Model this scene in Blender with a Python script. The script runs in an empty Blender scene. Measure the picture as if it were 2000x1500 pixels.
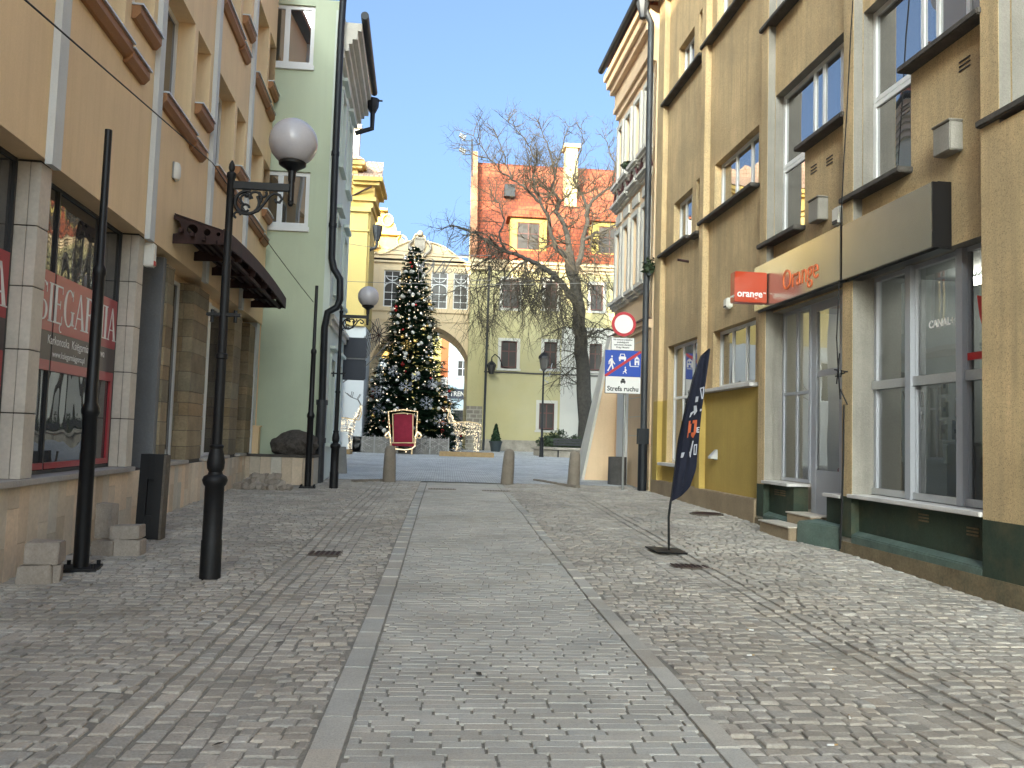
import bpy, bmesh, math, random
import numpy as np
from mathutils import Vector, Matrix, Quaternion
random.seed(11); RNG = np.random.default_rng(5)
SC = bpy.context.scene; COL = SC.collection

# ---------------------------------------------------------------- camera, sky, sun, exposure
FPX, CZ = 1600.0, 1.47
def _c(x, y): return np.array([(x-1000)/FPX, (750-y)/FPX, 1.0])
_v = _c(870, 850); _v /= np.linalg.norm(_v)
_w = np.cross(_c(1870, 881), _v); _w /= np.linalg.norm(_w); _w = _w if _w[1] > 0 else -_w
_u = np.cross(_w, _v); _u = _u if _u[0] > 0 else -_u
RM = np.array([_u, _v, _w])                       # camera axes -> world axes
cam = bpy.data.cameras.new('camera'); cam.sensor_width = 36; cam.lens = FPX/2000*36
cam.clip_start = 0.05; cam.clip_end = 3000
co = bpy.data.objects.new('camera', cam); COL.objects.link(co)
mr, mu, mf = RM[:, 0], RM[:, 1], RM[:, 2]
co.matrix_world = Matrix(((mr[0], mu[0], -mf[0], 0), (mr[1], mu[1], -mf[1], 0), (mr[2], mu[2], -mf[2], CZ), (0, 0, 0, 1)))
SC.camera = co

SUN_EL, SUN_AZ = math.radians(14.5), math.radians(204.0)   # compass-like: 0 = +Y, clockwise towards +X; behind the camera, to the left
wd = bpy.data.worlds.new('World'); SC.world = wd; wd.use_nodes = True
nt = wd.node_tree; nt.nodes.clear()
wo = nt.nodes.new('ShaderNodeOutputWorld'); bg = nt.nodes.new('ShaderNodeBackground'); sk = nt.nodes.new('ShaderNodeTexSky')
sk.sky_type = 'NISHITA'; sk.sun_disc = False; sk.sun_elevation = SUN_EL; sk.sun_rotation = SUN_AZ
sk.air_density = 0.32; sk.dust_density = 10.0; sk.ozone_density = 3.0
bg.inputs[1].default_value = 0.15
wb = nt.nodes.new('ShaderNodeMix'); wb.data_type = 'RGBA'; wb.blend_type = 'MULTIPLY'; wb.inputs[0].default_value = 1; wb.inputs[7].default_value = (.91, .985, .86, 1)   # the camera's white balance
nt.links.new(sk.outputs[0], wb.inputs[6]); nt.links.new(wb.outputs[2], bg.inputs[0]); nt.links.new(bg.outputs[0], wo.inputs[0])
sl = bpy.data.lights.new('sun', 'SUN'); sl.energy = 2.0; sl.angle = math.radians(0.5); sl.color = (1.0, 0.86, 0.64)
so = bpy.data.objects.new('sun', sl); COL.objects.link(so)
sd = Vector((math.sin(SUN_AZ)*math.cos(SUN_EL), math.cos(SUN_AZ)*math.cos(SUN_EL), math.sin(SUN_EL)))
so.rotation_euler = sd.to_track_quat('Z', 'Y').to_euler(); so.location = (10, -30, 40)
SC.view_settings.view_transform = 'Standard'; SC.view_settings.look = 'None'
SC.view_settings.gamma = 1; SC.view_settings.exposure = 2.85
SC.cycles.use_denoising = True; SC.cycles.max_bounces = 10; SC.cycles.diffuse_bounces = 6; SC.cycles.transparent_max_bounces = 12
SC.cycles.sample_clamp_indirect = 6; SC.cycles.caustics_reflective = False; SC.cycles.caustics_refractive = False

# ---------------------------------------------------------------- measuring helpers
def ray(x, y): return RM @ _c(x, y)
def atY(x, y, Y):
    r = ray(x, y); p = r*(Y/r[1]); return Vector((p[0], p[1], p[2]+CZ))
def gz(y): return float(np.interp(y, [0, 7, 10, 14, 18, 20, 36, 50, 400], [0, .02, .085, .18, .24, .27, .47, .62, .62]))
class Fr:
    """A vertical facade: u runs along it away from the camera, n out of it, z up."""
    def __init__(s, P, vpx=None, side=1, u=None):
        if u is None:
            r = ray(vpx, 850); u = (r[0], r[1])
        s.u = Vector((u[0], u[1], 0)).normalized(); s.P = Vector((P[0], P[1], 0)); s.n = Vector((s.u.y, -s.u.x, 0))*side
    def p(s, u, n, z): return s.P + s.u*u + s.n*n + Vector((0, 0, z))
    def px(s, x, y, n=0):
        r = Vector(ray(x, y)); P = s.P + s.n*n; t = (P-Vector((0, 0, CZ))).dot(s.n)/r.dot(s.n)
        q = r*t + Vector((0, 0, CZ)); return (q-s.P).dot(s.u), q.z
L = Fr((-3.89, 7.15), 791, 1)
R = Fr((5.38, 7.5), 822, -1)
P = Fr((5.0, 19.8), 828, -1)
def YF(y0, x0=0): return Fr((x0, y0), side=1, u=(1, 0))     # faces the camera (n = -Y), u = +X

# ---------------------------------------------------------------- mesh builder
def rootloc(o):
    v = Vector((0, 0, 0))
    while o is not None: v = v + o.location; o = o.parent
    return v
def tag(o, label=None, cat=None, group=None, kind=None):
    if label: o['label'] = label
    if cat: o['category'] = cat
    if group: o['group'] = group
    if kind: o['kind'] = kind
    return o
def thing(name, label, cat, loc, group=None):
    o = bpy.data.objects.new(name, None); COL.objects.link(o); o.location = loc; o.empty_display_size = .2
    return tag(o, label, cat, group)
class MB:
    def __init__(s): s.v = []; s.f = []; s.m = []
    def add(s, vs, fs, mi=0):
        k = len(s.v); s.v += [tuple(v) for v in vs]
        s.f += [tuple(i+k for i in f) for f in fs]; s.m += [mi]*len(fs)
    def hexa(s, q, mi=0):   # q: 4 bottom + 4 top corners
        s.add(q, [(0, 3, 2, 1), (4, 5, 6, 7), (0, 1, 5, 4), (1, 2, 6, 5), (2, 3, 7, 6), (3, 0, 4, 7)], mi)
    def box(s, x0, x1, y0, y1, z0, z1, mi=0):
        s.hexa([(x0, y0, z0), (x1, y0, z0), (x1, y1, z0), (x0, y1, z0), (x0, y0, z1), (x1, y0, z1), (x1, y1, z1), (x0, y1, z1)], mi)
    def fb(s, F, u0, u1, n0, n1, z0, z1, mi=0):
        s.hexa([F.p(u0, n0, z0), F.p(u1, n0, z0), F.p(u1, n1, z0), F.p(u0, n1, z0), F.p(u0, n0, z1), F.p(u1, n0, z1), F.p(u1, n1, z1), F.p(u0, n1, z1)], mi)
    def cbox(s, c, size, rot=0, tilt=(0, 0), jit=0, mi=0):
        M_ = Matrix.Rotation(rot, 3, 'Z') @ Matrix.Rotation(tilt[0], 3, 'X') @ Matrix.Rotation(tilt[1], 3, 'Y')
        q = []
        for z in (-1, 1):
            for x, y in ((-1, -1), (1, -1), (1, 1), (-1, 1)):
                w = Vector((x*size[0]/2, y*size[1]/2, z*size[2]/2))
                w += Vector([random.uniform(-jit, jit) for _ in range(3)])
                q.append(Vector(c) + M_ @ w)
        s.hexa(q, mi)
    def quad(s, a, b, c, d, mi=0): s.add([a, b, c, d], [(0, 1, 2, 3)], mi)
    def tube(s, pts, r, n=8, cap=True, mi=0):
        pts = [Vector(p) for p in pts]; N = len(pts)
        rs = r if isinstance(r, (list, tuple)) else [r]*N
        t0 = (pts[1]-pts[0]).normalized()
        a = Vector((0, 0, 1)) if abs(t0.z) < .9 else Vector((1, 0, 0))
        nx = (a - t0*a.dot(t0)).normalized(); vs = []; fs = []
        for i in range(N):
            t = (pts[min(i+1, N-1)]-pts[max(i-1, 0)])
            t = t.normalized() if t.length > 1e-9 else t0
            nx = (nx - t*nx.dot(t)); nx = nx.normalized() if nx.length > 1e-6 else t.orthogonal().normalized()
            ny = t.cross(nx)
            for k in range(n):
                an = 2*math.pi*k/n; vs.append(pts[i] + (nx*math.cos(an)+ny*math.sin(an))*rs[i])
        for i in range(N-1):
            for k in range(n): fs.append((i*n+k, i*n+(k+1) % n, (i+1)*n+(k+1) % n, (i+1)*n+k))
        if cap: fs += [tuple(range(n-1, -1, -1)), tuple((N-1)*n+k for k in range(n))]
        s.add(vs, fs, mi)
    def lathe(s, c, prof, n=20, mi=0, tilt=None):
        c = Vector(c); vs = []; fs = []; N = len(prof)
        for r, z in prof:
            for k in range(n):
                a = 2*math.pi*k/n; v = Vector((r*math.cos(a), r*math.sin(a), z))
                if tilt is not None: v = tilt @ v
                vs.append(c+v)
        for i in range(N-1):
            for k in range(n): fs.append((i*n+k, i*n+(k+1) % n, (i+1)*n+(k+1) % n, (i+1)*n+k))
        fs += [tuple(range(n-1, -1, -1)), tuple((N-1)*n+k for k in range(n))]
        s.add(vs, fs, mi)
    def sphere(s, c, r, nu=16, nv=10, mi=0):
        s.lathe(c, [(max(r*math.sin(math.pi*i/nv), 1e-4), -r*math.cos(math.pi*i/nv)) for i in range(nv+1)], nu, mi)
    def prism(s, pts, vec, mi=0):
        pts = [Vector(p) for p in pts]; vec = Vector(vec); n = len(pts)
        s.add(pts+[p+vec for p in pts], [tuple(range(n-1, -1, -1)), tuple(n+i for i in range(n))]+[(i, (i+1) % n, n+(i+1) % n, n+i) for i in range(n)], mi)
    def build(s, name, mats, parent=None, smooth=False, bevel=0, loc=None, fix=True):
        if not isinstance(mats, (list, tuple)): mats = [mats]
        off = rootloc(parent) if parent is not None else Vector(loc or (0, 0, 0))
        me = bpy.data.meshes.new(name)
        V = np.array(s.v, dtype=float).reshape(-1, 3) - np.array(off)
        me.from_pydata(V.tolist(), [], s.f)
        for m in mats: me.materials.append(m)
        if len(mats) > 1: me.polygons.foreach_set('material_index', s.m)
        if fix or bevel:
            bm = bmesh.new(); bm.from_mesh(me)
            if bevel:
                ed = [e for e in bm.edges if len(e.link_faces) == 2 and e.calc_face_angle(0) > .5]
                bmesh.ops.bevel(bm, geom=ed, offset=bevel, segments=2, affect='EDGES', clamp_overlap=True)
            if fix: bmesh.ops.recalc_face_normals(bm, faces=bm.faces)
            bm.to_mesh(me); bm.free()
        if smooth:
            me.polygons.foreach_set('use_smooth', [True]*len(me.polygons))
            try: me.set_sharp_from_angle(angle=math.radians(40))
            except Exception: pass
        o = bpy.data.objects.new(name, me); COL.objects.link(o)
        if parent is not None: o.parent = parent
        else: o.location = off
        return o
def copy_tree(o, parent=None):
    c = o.copy(); COL.objects.link(c)
    if parent is not None: c.parent = parent
    for ch in list(o.children): copy_tree(ch, c)
    return c
def text(s, o, ux, up, size, mat, parent=None, name='lettering', depth=.004, sx=1.0, align='LEFT', fill=True, bold=0, shear=0):
    cu = bpy.data.curves.new(name, 'FONT'); cu.body = s; cu.size = size; cu.extrude = depth; cu.align_x = align; cu.offset = bold; cu.shear = shear
    cu.resolution_u = 3
    t = bpy.data.objects.new('tmp', cu); me = bpy.data.meshes.new_from_object(t)
    bpy.data.objects.remove(t); bpy.data.curves.remove(cu); me.name = name
    ux, up, o = Vector(ux).normalized(), Vector(up).normalized(), Vector(o); nn = ux.cross(up)
    off = rootloc(parent) if parent is not None else Vector((0, 0, 0))
    for v in me.vertices: c = v.co.copy(); v.co = o + ux*(c.x*sx) + up*c.y + nn*c.z - off
    me.materials.clear(); me.materials.append(mat)
    ob = bpy.data.objects.new(name, me); COL.objects.link(ob)
    if parent is not None: ob.parent = parent
    return ob

# ---------------------------------------------------------------- materials
def _n(t, ty, **k):
    n = t.nodes.new(ty)
    for a, b in k.items(): setattr(n, a, b)
    return n
def _mixc(t, fac, a, b, mode='MIX'):
    m = _n(t, 'ShaderNodeMix', data_type='RGBA', blend_type=mode)
    for s, v in ((m.inputs[0], fac), (m.inputs[6], a), (m.inputs[7], b)):
        if hasattr(v, 'is_linked') or isinstance(v, bpy.types.NodeSocket): t.links.new(v, s)
        elif isinstance(v, (int, float)): s.default_value = v
        else: s.default_value = (v[0], v[1], v[2], 1)
    return m.outputs[2]
def _ramp(t, fac, lo, hi, a=(0, 0, 0), b=(1, 1, 1)):
    r = _n(t, 'ShaderNodeValToRGB'); r.color_ramp.elements[0].position = lo; r.color_ramp.elements[1].position = hi
    r.color_ramp.elements[0].color = (*a, 1); r.color_ramp.elements[1].color = (*b, 1); t.links.new(fac, r.inputs[0]); return r.outputs[0]
def _noise(t, vec, scale, detail=4, rough=.55):
    n = _n(t, 'ShaderNodeTexNoise'); n.inputs['Scale'].default_value = scale; n.inputs['Detail'].default_value = detail
    n.inputs['Roughness'].default_value = rough
    t.links.new(vec, n.inputs['Vector']); return n.outputs['Fac']
def _map(t, vec, sc):
    m = _n(t, 'ShaderNodeMapping'); m.inputs['Scale'].default_value = sc; t.links.new(vec, m.inputs['Vector']); return m.outputs[0]
def mat(name, col, rough=.8, var=.18, scale=1.2, fine=45, bump=.25, bdist=.004, metal=0, spec=.4, streak=0, streakcol=(.25, .22, .2), blot=0, blotcol=(.1, .09, .08), blotscale=.7, speck=0, emit=0, world=False, attr=None, coat=0):
    m = bpy.data.materials.new(name); m.use_nodes = True; t = m.node_tree; b = t.nodes['Principled BSDF']
    tc = _n(t, 'ShaderNodeTexCoord'); vec = tc.outputs['Object']
    if world: vec = _n(t, 'ShaderNodeNewGeometry').outputs['Position']
    c = None
    base = (col[0], col[1], col[2])
    if attr:
        a = _n(t, 'ShaderNodeAttribute', attribute_name=attr); base = _mixc(t, 1.0, col, a.outputs['Color'], 'MULTIPLY')
    if var:
        n1 = _noise(t, vec, scale, 6, .6)
        k = _ramp(t, n1, .3, .72, (1-var,)*3, (1+var*.6,)*3)
        base = _mixc(t, 1.0, base, k, 'MULTIPLY')
    nf = _noise(t, vec, fine, 3, .6)
    base = _mixc(t, 1.0, base, _ramp(t, nf, .3, .7, (1-.25*min(1, var*2.5),)*3, (1+.15*min(1, var*2.5),)*3), 'MULTIPLY')
    if streak:
        s1 = _noise(t, _map(t, vec, (2.2, 2.2, .16)), 2.0, 5, .65)
        s2 = _noise(t, _map(t, vec, (7, 7, .25)), 2.0, 3, .6)
        f = _mixc(t, .4, _ramp(t, s1, .45, .75), _ramp(t, s2, .45, .7))
        mm = _n(t, 'ShaderNodeMath', operation='MULTIPLY'); t.links.new(f, mm.inputs[0]); mm.inputs[1].default_value = streak
        base = _mixc(t, mm.outputs[0], base, streakcol)
    if blot:
        s1 = _noise(t, vec, blotscale, 8, .65)
        mm = _n(t, 'ShaderNodeMath', operation='MULTIPLY'); t.links.new(_ramp(t, s1, .5, .7), mm.inputs[0]); mm.inputs[1].default_value = blot
        base = _mixc(t, mm.outputs[0], base, blotcol)
    if speck:
        s1 = _noise(t, vec, fine*2.2, 2, .5)
        mm = _n(t, 'ShaderNodeMath', operation='MULTIPLY'); t.links.new(_ramp(t, s1, .57, .66), mm.inputs[0]); mm.inputs[1].default_value = speck
        base = _mixc(t, mm.outputs[0], base, (.02, .018, .015))
    if isinstance(base, tuple): b.inputs['Base Color'].default_value = (*base, 1)
    else: t.links.new(base, b.inputs['Base Color'])
    b.inputs['Roughness'].default_value = rough; b.inputs['Metallic'].default_value = metal
    b.inputs['Specular IOR Level'].default_value = spec
    if coat: b.inputs['Coat Weight'].default_value = coat; b.inputs['Coat Roughness'].default_value = .05
    if bump:
        bp = _n(t, 'ShaderNodeBump'); bp.inputs['Strength'].default_value = bump; bp.inputs['Distance'].default_value = bdist
        t.links.new(nf, bp.inputs['Height']); t.links.new(bp.outputs[0], b.inputs['Normal'])
    if emit:
        b.inputs['Emission Color'].default_value = (*col, 1); b.inputs['Emission Strength'].default_value = emit
    return m
def glass_dark(name, col=(.03, .033, .035), wav=.35, wscale=1.3, refl=1.0):
    """Window pane seen from outside: dark room behind, mirror-like skin that is not perfectly flat."""
    m = bpy.data.materials.new(name); m.use_nodes = True; t = m.node_tree; b = t.nodes['Principled BSDF']
    vec = _n(t, 'ShaderNodeTexCoord').outputs['Object']
    n1 = _noise(t, _map(t, vec, (1, 1, .55)), wscale, 1, .4); bp = _n(t, 'ShaderNodeBump'); bp.inputs['Strength'].default_value = wav; bp.inputs['Distance'].default_value = .02
    t.links.new(n1, bp.inputs['Height'])
    b.inputs['Base Color'].default_value = (*col, 1); b.inputs['Roughness'].default_value = .5; b.inputs['Specular IOR Level'].default_value = 0
    g = _n(t, 'ShaderNodeBsdfGlossy'); g.inputs['Roughness'].default_value = .01; t.links.new(bp.outputs[0], g.inputs['Normal'])
    fr = _n(t, 'ShaderNodeFresnel'); fr.inputs['IOR'].default_value = 1.9*refl
    mx = _n(t, 'ShaderNodeMixShader'); t.links.new(fr.outputs[0], mx.inputs[0]); t.links.new(b.outputs[0], mx.inputs[1]); t.links.new(g.outputs[0], mx.inputs[2])
    t.links.new(mx.outputs[0], t.nodes['Material Output'].inputs[0]); return m
def glass_clear(name, ior=1.7, wav=.15, tint=(.8, .86, .84)):
    m = bpy.data.materials.new(name); m.use_nodes = True; t = m.node_tree; t.nodes.remove(t.nodes['Principled BSDF'])
    vec = _n(t, 'ShaderNodeTexCoord').outputs['Object']
    n1 = _noise(t, vec, 1.0, 1, .4); bp = _n(t, 'ShaderNodeBump'); bp.inputs['Strength'].default_value = wav; bp.inputs['Distance'].default_value = .02
    t.links.new(n1, bp.inputs['Height'])
    g = _n(t, 'ShaderNodeBsdfGlossy'); g.inputs['Roughness'].default_value = .01; t.links.new(bp.outputs[0], g.inputs['Normal'])
    tr = _n(t, 'ShaderNodeBsdfTransparent'); tr.inputs['Color'].default_value = (*tint, 1)
    fr = _n(t, 'ShaderNodeFresnel'); fr.inputs['IOR'].default_value = ior
    mx = _n(t, 'ShaderNodeMixShader'); t.links.new(fr.outputs[0], mx.inputs[0]); t.links.new(tr.outputs[0], mx.inputs[1]); t.links.new(g.outputs[0], mx.inputs[2])
    t.links.new(mx.outputs[0], t.nodes['Material Output'].inputs[0]); return m
def mat_tiles(name, ca, cb, mortar, bw, rh, scale=1.0, axes='XZ', msize=.03, rough=.85, bump=.5, off=.5):
    m = bpy.data.materials.new(name); m.use_nodes = True; t = m.node_tree; b = t.nodes['Principled BSDF']
    vec = _n(t, 'ShaderNodeNewGeometry').outputs['Position']
    sp = _n(t, 'ShaderNodeSeparateXYZ'); cb_ = _n(t, 'ShaderNodeCombineXYZ'); t.links.new(vec, sp.inputs[0])
    t.links.new(sp.outputs[axes[0]], cb_.inputs[0]); t.links.new(sp.outputs[axes[1]], cb_.inputs[1])
    w = _n(t, 'ShaderNodeTexNoise'); w.inputs['Scale'].default_value = 2.0; t.links.new(cb_.outputs[0], w.inputs['Vector'])
    ws = _n(t, 'ShaderNodeVectorMath', operation='SCALE'); ws.inputs['Scale'].default_value = rh*.25; t.links.new(w.outputs['Color'], ws.inputs[0])
    wa = _n(t, 'ShaderNodeVectorMath', operation='ADD'); t.links.new(cb_.outputs[0], wa.inputs[0]); t.links.new(ws.outputs[0], wa.inputs[1])
    br = _n(t, 'ShaderNodeTexBrick'); t.links.new(wa.outputs[0], br.inputs['Vector']); br.offset = off
    br.inputs['Color1'].default_value = (*ca, 1); br.inputs['Color2'].default_value = (*cb, 1); br.inputs['Mortar'].default_value = (*mortar, 1)
    br.inputs['Scale'].default_value = scale; br.inputs['Brick Width'].default_value = bw; br.inputs['Row Height'].default_value = rh; br.inputs['Mortar Size'].default_value = msize*rh
    br.inputs['Mortar Smooth'].default_value = .6
    n1 = _noise(t, vec, .9, 6, .65); k = _ramp(t, n1, .3, .75, (.72,)*3, (1.15,)*3)
    base = _mixc(t, 1.0, br.outputs['Color'], k, 'MULTIPLY'); t.links.new(base, b.inputs['Base Color'])
    b.inputs['Roughness'].default_value = rough
    bp = _n(t, 'ShaderNodeBump'); bp.inputs['Strength'].default_value = bump; bp.inputs['Distance'].default_value = .015; bp.invert = True
    t.links.new(br.outputs['Fac'], bp.inputs['Height']); t.links.new(bp.outputs[0], b.inputs['Normal']); return m

MT = {}
def dm(k, *a, **kw): MT[k] = mat(k, *a, **kw)
dm('ochre_plaster', (.84, .625, .375), var=.09, scale=.6, fine=70, bump=.35, streak=.38, streakcol=(.60, .42, .23), blot=.2, blotcol=(.66, .47, .27), blotscale=.5)
dm('white_stripe', (.60, .61, .60), var=.08, fine=60, bump=.2)
dm('brown_sill', (.30, .14, .055), rough=.6, var=.15)
dm('sheet_metal', (.55, .56, .57), rough=.45, metal=.6, var=.1, bump=.05)
dm('beige_tile', (.58, .52, .44), rough=.55, var=.14, scale=2.5, fine=25, bump=.06, blot=.25, blotcol=(.26, .22, .17))
dm('dark_joint', (.06, .05, .045), var=.1)
dm('sandstone_slab', (.72, .60, .46), rough=.75, var=.16, scale=1.6, fine=22, bump=.08, blot=.35, blotcol=(.40, .33, .25), blotscale=1.1, attr='tint')
dm('brown_stone', (.27, .21, .13), rough=.85, var=.25, scale=3, fine=30, bump=.3, attr='tint')
dm('grey_panel', (.17, .175, .18), rough=.6, var=.15, fine=40, bump=.1)
dm('sill_stone', (.42, .39, .36), rough=.6, var=.2, scale=3, blot=.3, blotcol=(.25, .22, .2))
dm('white_pvc', (.74, .74, .73), rough=.35, var=.03, bump=0)
dm('dark_frame', (.035, .035, .037), rough=.5, var=.1, bump=0)
dm('grey_frame', (.36, .37, .40), rough=.4, var=.06, bump=0)
dm('rust', (.038, .014, .011), rough=.75, var=.4, scale=4, bump=.2)
dm('green_plaster', (.52, .58, .42), var=.1, scale=.7, fine=60, bump=.3, blot=.3, blotcol=(.44, .49, .36), streak=.25, streakcol=(.40, .44, .33))
dm('pale_green_trim', (.60, .66, .60), var=.08, bump=.15)
dm('black_zinc', (.016, .019, .024), rough=.5, var=.25, metal=.3, bump=.05)
dm('grey_zinc', (.06, .064, .07), rough=.55, var=.3, metal=.4, bump=.05)
dm('black_iron', (.004, .0045, .006), rough=.45, var=.3, scale=6, fine=60, bump=.15, spec=.35)
dm('worn_iron', (.007, .0075, .009), rough=.55, var=.5, scale=5, fine=40, bump=.3, blot=.35, blotcol=(.022, .017, .014), blotscale=4, spec=.3)
dm('lamp_glass', (.43, .415, .44), rough=.22, var=.05, bump=0, spec=.5, blot=.25, blotcol=(.33, .32, .33), blotscale=1.5)
dm('roughcast', (.63, .46, .25), rough=.92, var=.22, scale=.9, fine=38, bump=.8, bdist=.012, streak=.8, streakcol=(.33, .26, .155), blot=.7, blotcol=(.40, .31, .18), blotscale=.6, speck=.5, world=True)
dm('roughcast_sky_grey', (.28, .26, .225), rough=.92, var=.2, scale=1.5, fine=60, bump=.5, bdist=.008, streak=.4, streakcol=(.13, .12, .11), world=True)  # grey of skylit fin sides and reveals, put into the plaster colour
dm('yellow_plaster', (.47, .335, .09), rough=.9, var=.15, scale=1, fine=55, bump=.5, streak=.45, streakcol=(.36, .24, .07), world=True)
dm('tan_plinth', (.33, .25, .16), rough=.9, var=.2, scale=2, fine=40, bump=.4, blot=.4, blotcol=(.16, .12, .09), world=True)
dm('dark_green_paint', (.027, .046, .030), rough=.75, var=.35, scale=2, fine=50, bump=.5, blot=.65, blotcol=(.10, .085, .045), blotscale=1.6, streak=.3, streakcol=(.055, .06, .04), world=True)
dm('ledge_green', (.085, .125, .105), rough=.8, var=.3, scale=3, fine=40, bump=.4, blot=.3, blotcol=(.16, .16, .14), world=True)
dm('worn_base', (.19, .145, .085), rough=.9, var=.35, scale=2.5, fine=40, bump=.6, blot=.6, blotcol=(.05, .07, .05), blotscale=2.2, world=True)
dm('dark_sill', (.085, .075, .065), rough=.8, var=.3, scale=5, fine=40, bump=.4)
dm('white_sill', (.60, .58, .56), rough=.5, var=.12, scale=4)
dm('peach_plaster', (.76, .56, .355), var=.1, scale=.7, fine=50, bump=.3, streak=.2, streakcol=(.5, .33, .19))
dm('pale_stucco', (.60, .57, .50), var=.12, scale=2, bump=.15, streak=.2, streakcol=(.4, .37, .33))
dm('maroon_metal', (.09, .035, .035), rough=.5, var=.2)
dm('beige_render', (.70, .55, .345), var=.1, scale=.5, fine=30, bump=.2, streak=.15, streakcol=(.5, .4, .28))
dm('yellow_render', (.64, .485, .175), var=.08, scale=.6, fine=30, bump=.2)
dm('amber_render', (.58, .39, .11), var=.12, scale=.8, fine=30, bump=.2, blot=.4, blotcol=(.75, .6, .35))
dm('pale_yellow_render', (.50, .44, .225), var=.1, scale=.4, fine=30, bump=.2, streak=.2, streakcol=(.5, .46, .26), blot=.3, blotcol=(.45, .43, .3), blotscale=.35)
dm('cream_render', (.58, .56, .49), var=.06, scale=.6)
dm('white_render', (.60, .62, .62), var=.06, scale=.6)
dm('red_render', (.55, .17, .06), var=.06); dm('copper_roof', (.12, .2, .16), rough=.6, var=.2); dm('mint_render', (.45, .62, .45), var=.06); dm('dormer_render', (.42, .33, .10), var=.1); dm('lemon_render', (.75, .62, .2), var=.06); dm('iceblue_render', (.50, .60, .64), var=.06)
dm('brown_frame', (.13, .055, .045), rough=.5, var=.1, bump=0)
dm('stone', (.36, .32, .26), rough=.85, var=.3, scale=3, fine=25, bump=.5, bdist=.01)
dm('granite', (.25, .21, .165), rough=.85, var=.22, scale=5, fine=70, bump=.4, speck=.3, blot=.4, blotcol=(.13, .11, .09), blotscale=3)
dm('block_stone', (.37, .32, .27), rough=.88, var=.25, scale=7, fine=60, bump=.7, bdist=.008, blot=.55, blotcol=(.20, .17, .135), blotscale=5)
dm('boulder', (.10, .088, .078), rough=.95, var=.45, scale=5, fine=22, bump=1.0, bdist=.03, blot=.5, blotcol=(.045, .038, .034), blotscale=6, spec=.1)
dm('concrete', (.24, .23, .21), rough=.9, var=.25, scale=3, fine=50, bump=.4)
dm('dark_concrete', (.085, .08, .075), rough=.9, var=.3, scale=3, fine=40, bump=.4)
dm('black_box', (.004, .004, .005), rough=.6, var=.3, bump=.1)
dm('galvanised', (.32, .32, .31), rough=.45, metal=.7, var=.15, bump=.05)
dm('sign_white', (.70, .69, .67), rough=.45, var=.04, bump=0); dm('sign_red', (.42, .02, .03), rough=.45, var=.05, bump=0)
dm('sign_blue', (.012, .06, .36), rough=.4, var=.04, bump=0); dm('sign_black', (.02, .02, .02), rough=.5, var=0, bump=0); dm('sign_back', (.18, .185, .19), rough=.5, var=.08, bump=0)
dm('panel_grey', (.035, .04, .055), rough=.5, var=.08, bump=0)
dm('navy_cloth', (.005, .007, .02), rough=.85, var=.25, scale=5, fine=200, bump=.1)
dm('cloth_white', (.42, .43, .48), rough=.8, var=.1, bump=0); dm('cloth_orange', (.45, .10, .035), rough=.8, var=.1, bump=0)
dm('orange_plastic', (.42, .04, .008), rough=.3, var=.03, bump=0, coat=.4); dm('orange_letters', (.85, .20, .07), rough=.4, var=.03, bump=0)
dm('brushed_alu', (.50, .46, .39), rough=.22, metal=.85, var=.05, scale=2, fine=8, bump=.03)
dm('black_gloss', (.008, .008, .009), rough=.3, var=0, bump=0)
dm('book_red', (.36, .035, .045), rough=.35, var=.08, bump=0, spec=.5); dm('book_dark', (.075, .055, .055), rough=.4, var=.08, bump=0); dm('book_white', (.78, .77, .75), rough=.5, var=.02, bump=0)
dm('throne_red', (.22, .012, .03), rough=.9, var=.2, scale=6, fine=200, bump=.1)
dm('warm_led', (1.0, .83, .55), emit=.26, var=0, bump=0); dm('led_tube', (.62, .45, .24), rough=.5, var=.1, bump=0, emit=0.03)
dm('soft_led', (.42, .40, .38), rough=.5, var=.1, bump=0)
dm('garland_wire', (.16, .15, .14), rough=.5, var=.1, bump=0)
dm('wood_deck', (.36, .24, .11), rough=.7, var=.2, scale=6)
dm('needles', (.018, .042, .022), rough=.95, spec=.05, var=.4, scale=1.5, fine=9, bump=0); dm('needles_tip', (.035, .075, .04), rough=.8, var=.3, bump=0)
dm('bauble_silver', (.60, .59, .56), rough=.18, metal=.75, var=.03, bump=0); dm('bauble_white', (.55, .54, .50), rough=.3, var=.03, bump=0)
dm('bauble_red', (.45, .03, .03), rough=.2, metal=.4, var=.03, bump=0); dm('bauble_gold', (.75, .50, .16), rough=.2, metal=.8, var=.03, bump=0)
dm('snowflake', (.30, .32, .36), rough=.4, var=.05, bump=0)
dm('bark', (.05, .045, .038), rough=.95, var=.4, scale=6, fine=30, bump=.8, bdist=.02); dm('twig', (.060, .049, .032), rough=.9, var=.4, scale=2, fine=12, bump=0)
dm('shrub_leaf', (.035, .055, .022), rough=.7, var=.4, scale=4, fine=20, bump=0); dm('cypress', (.02, .05, .018), rough=.8, var=.4, scale=4, fine=20, bump=0)
dm('terracotta_dark', (.05, .065, .07), rough=.6, var=.2); dm('curtain', (.55, .54, .52), rough=.9, var=.1)
dm('shop_wall', (.45, .44, .40), rough=.8, var=.1); dm('shop_floor', (.12, .11, .10), rough=.5); dm('shop_dark', (.15, .165, .17), rough=.6)
dm('card', (.62, .62, .55), rough=.6, var=.1, bump=0); dm('red_decal', (.55, .04, .04), rough=.5, var=.05, bump=0)
dm('shop_fill_glow', (1, .93, .8), emit=4.0, var=0, bump=0)  # added glow that brightens the shop interior
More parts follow.
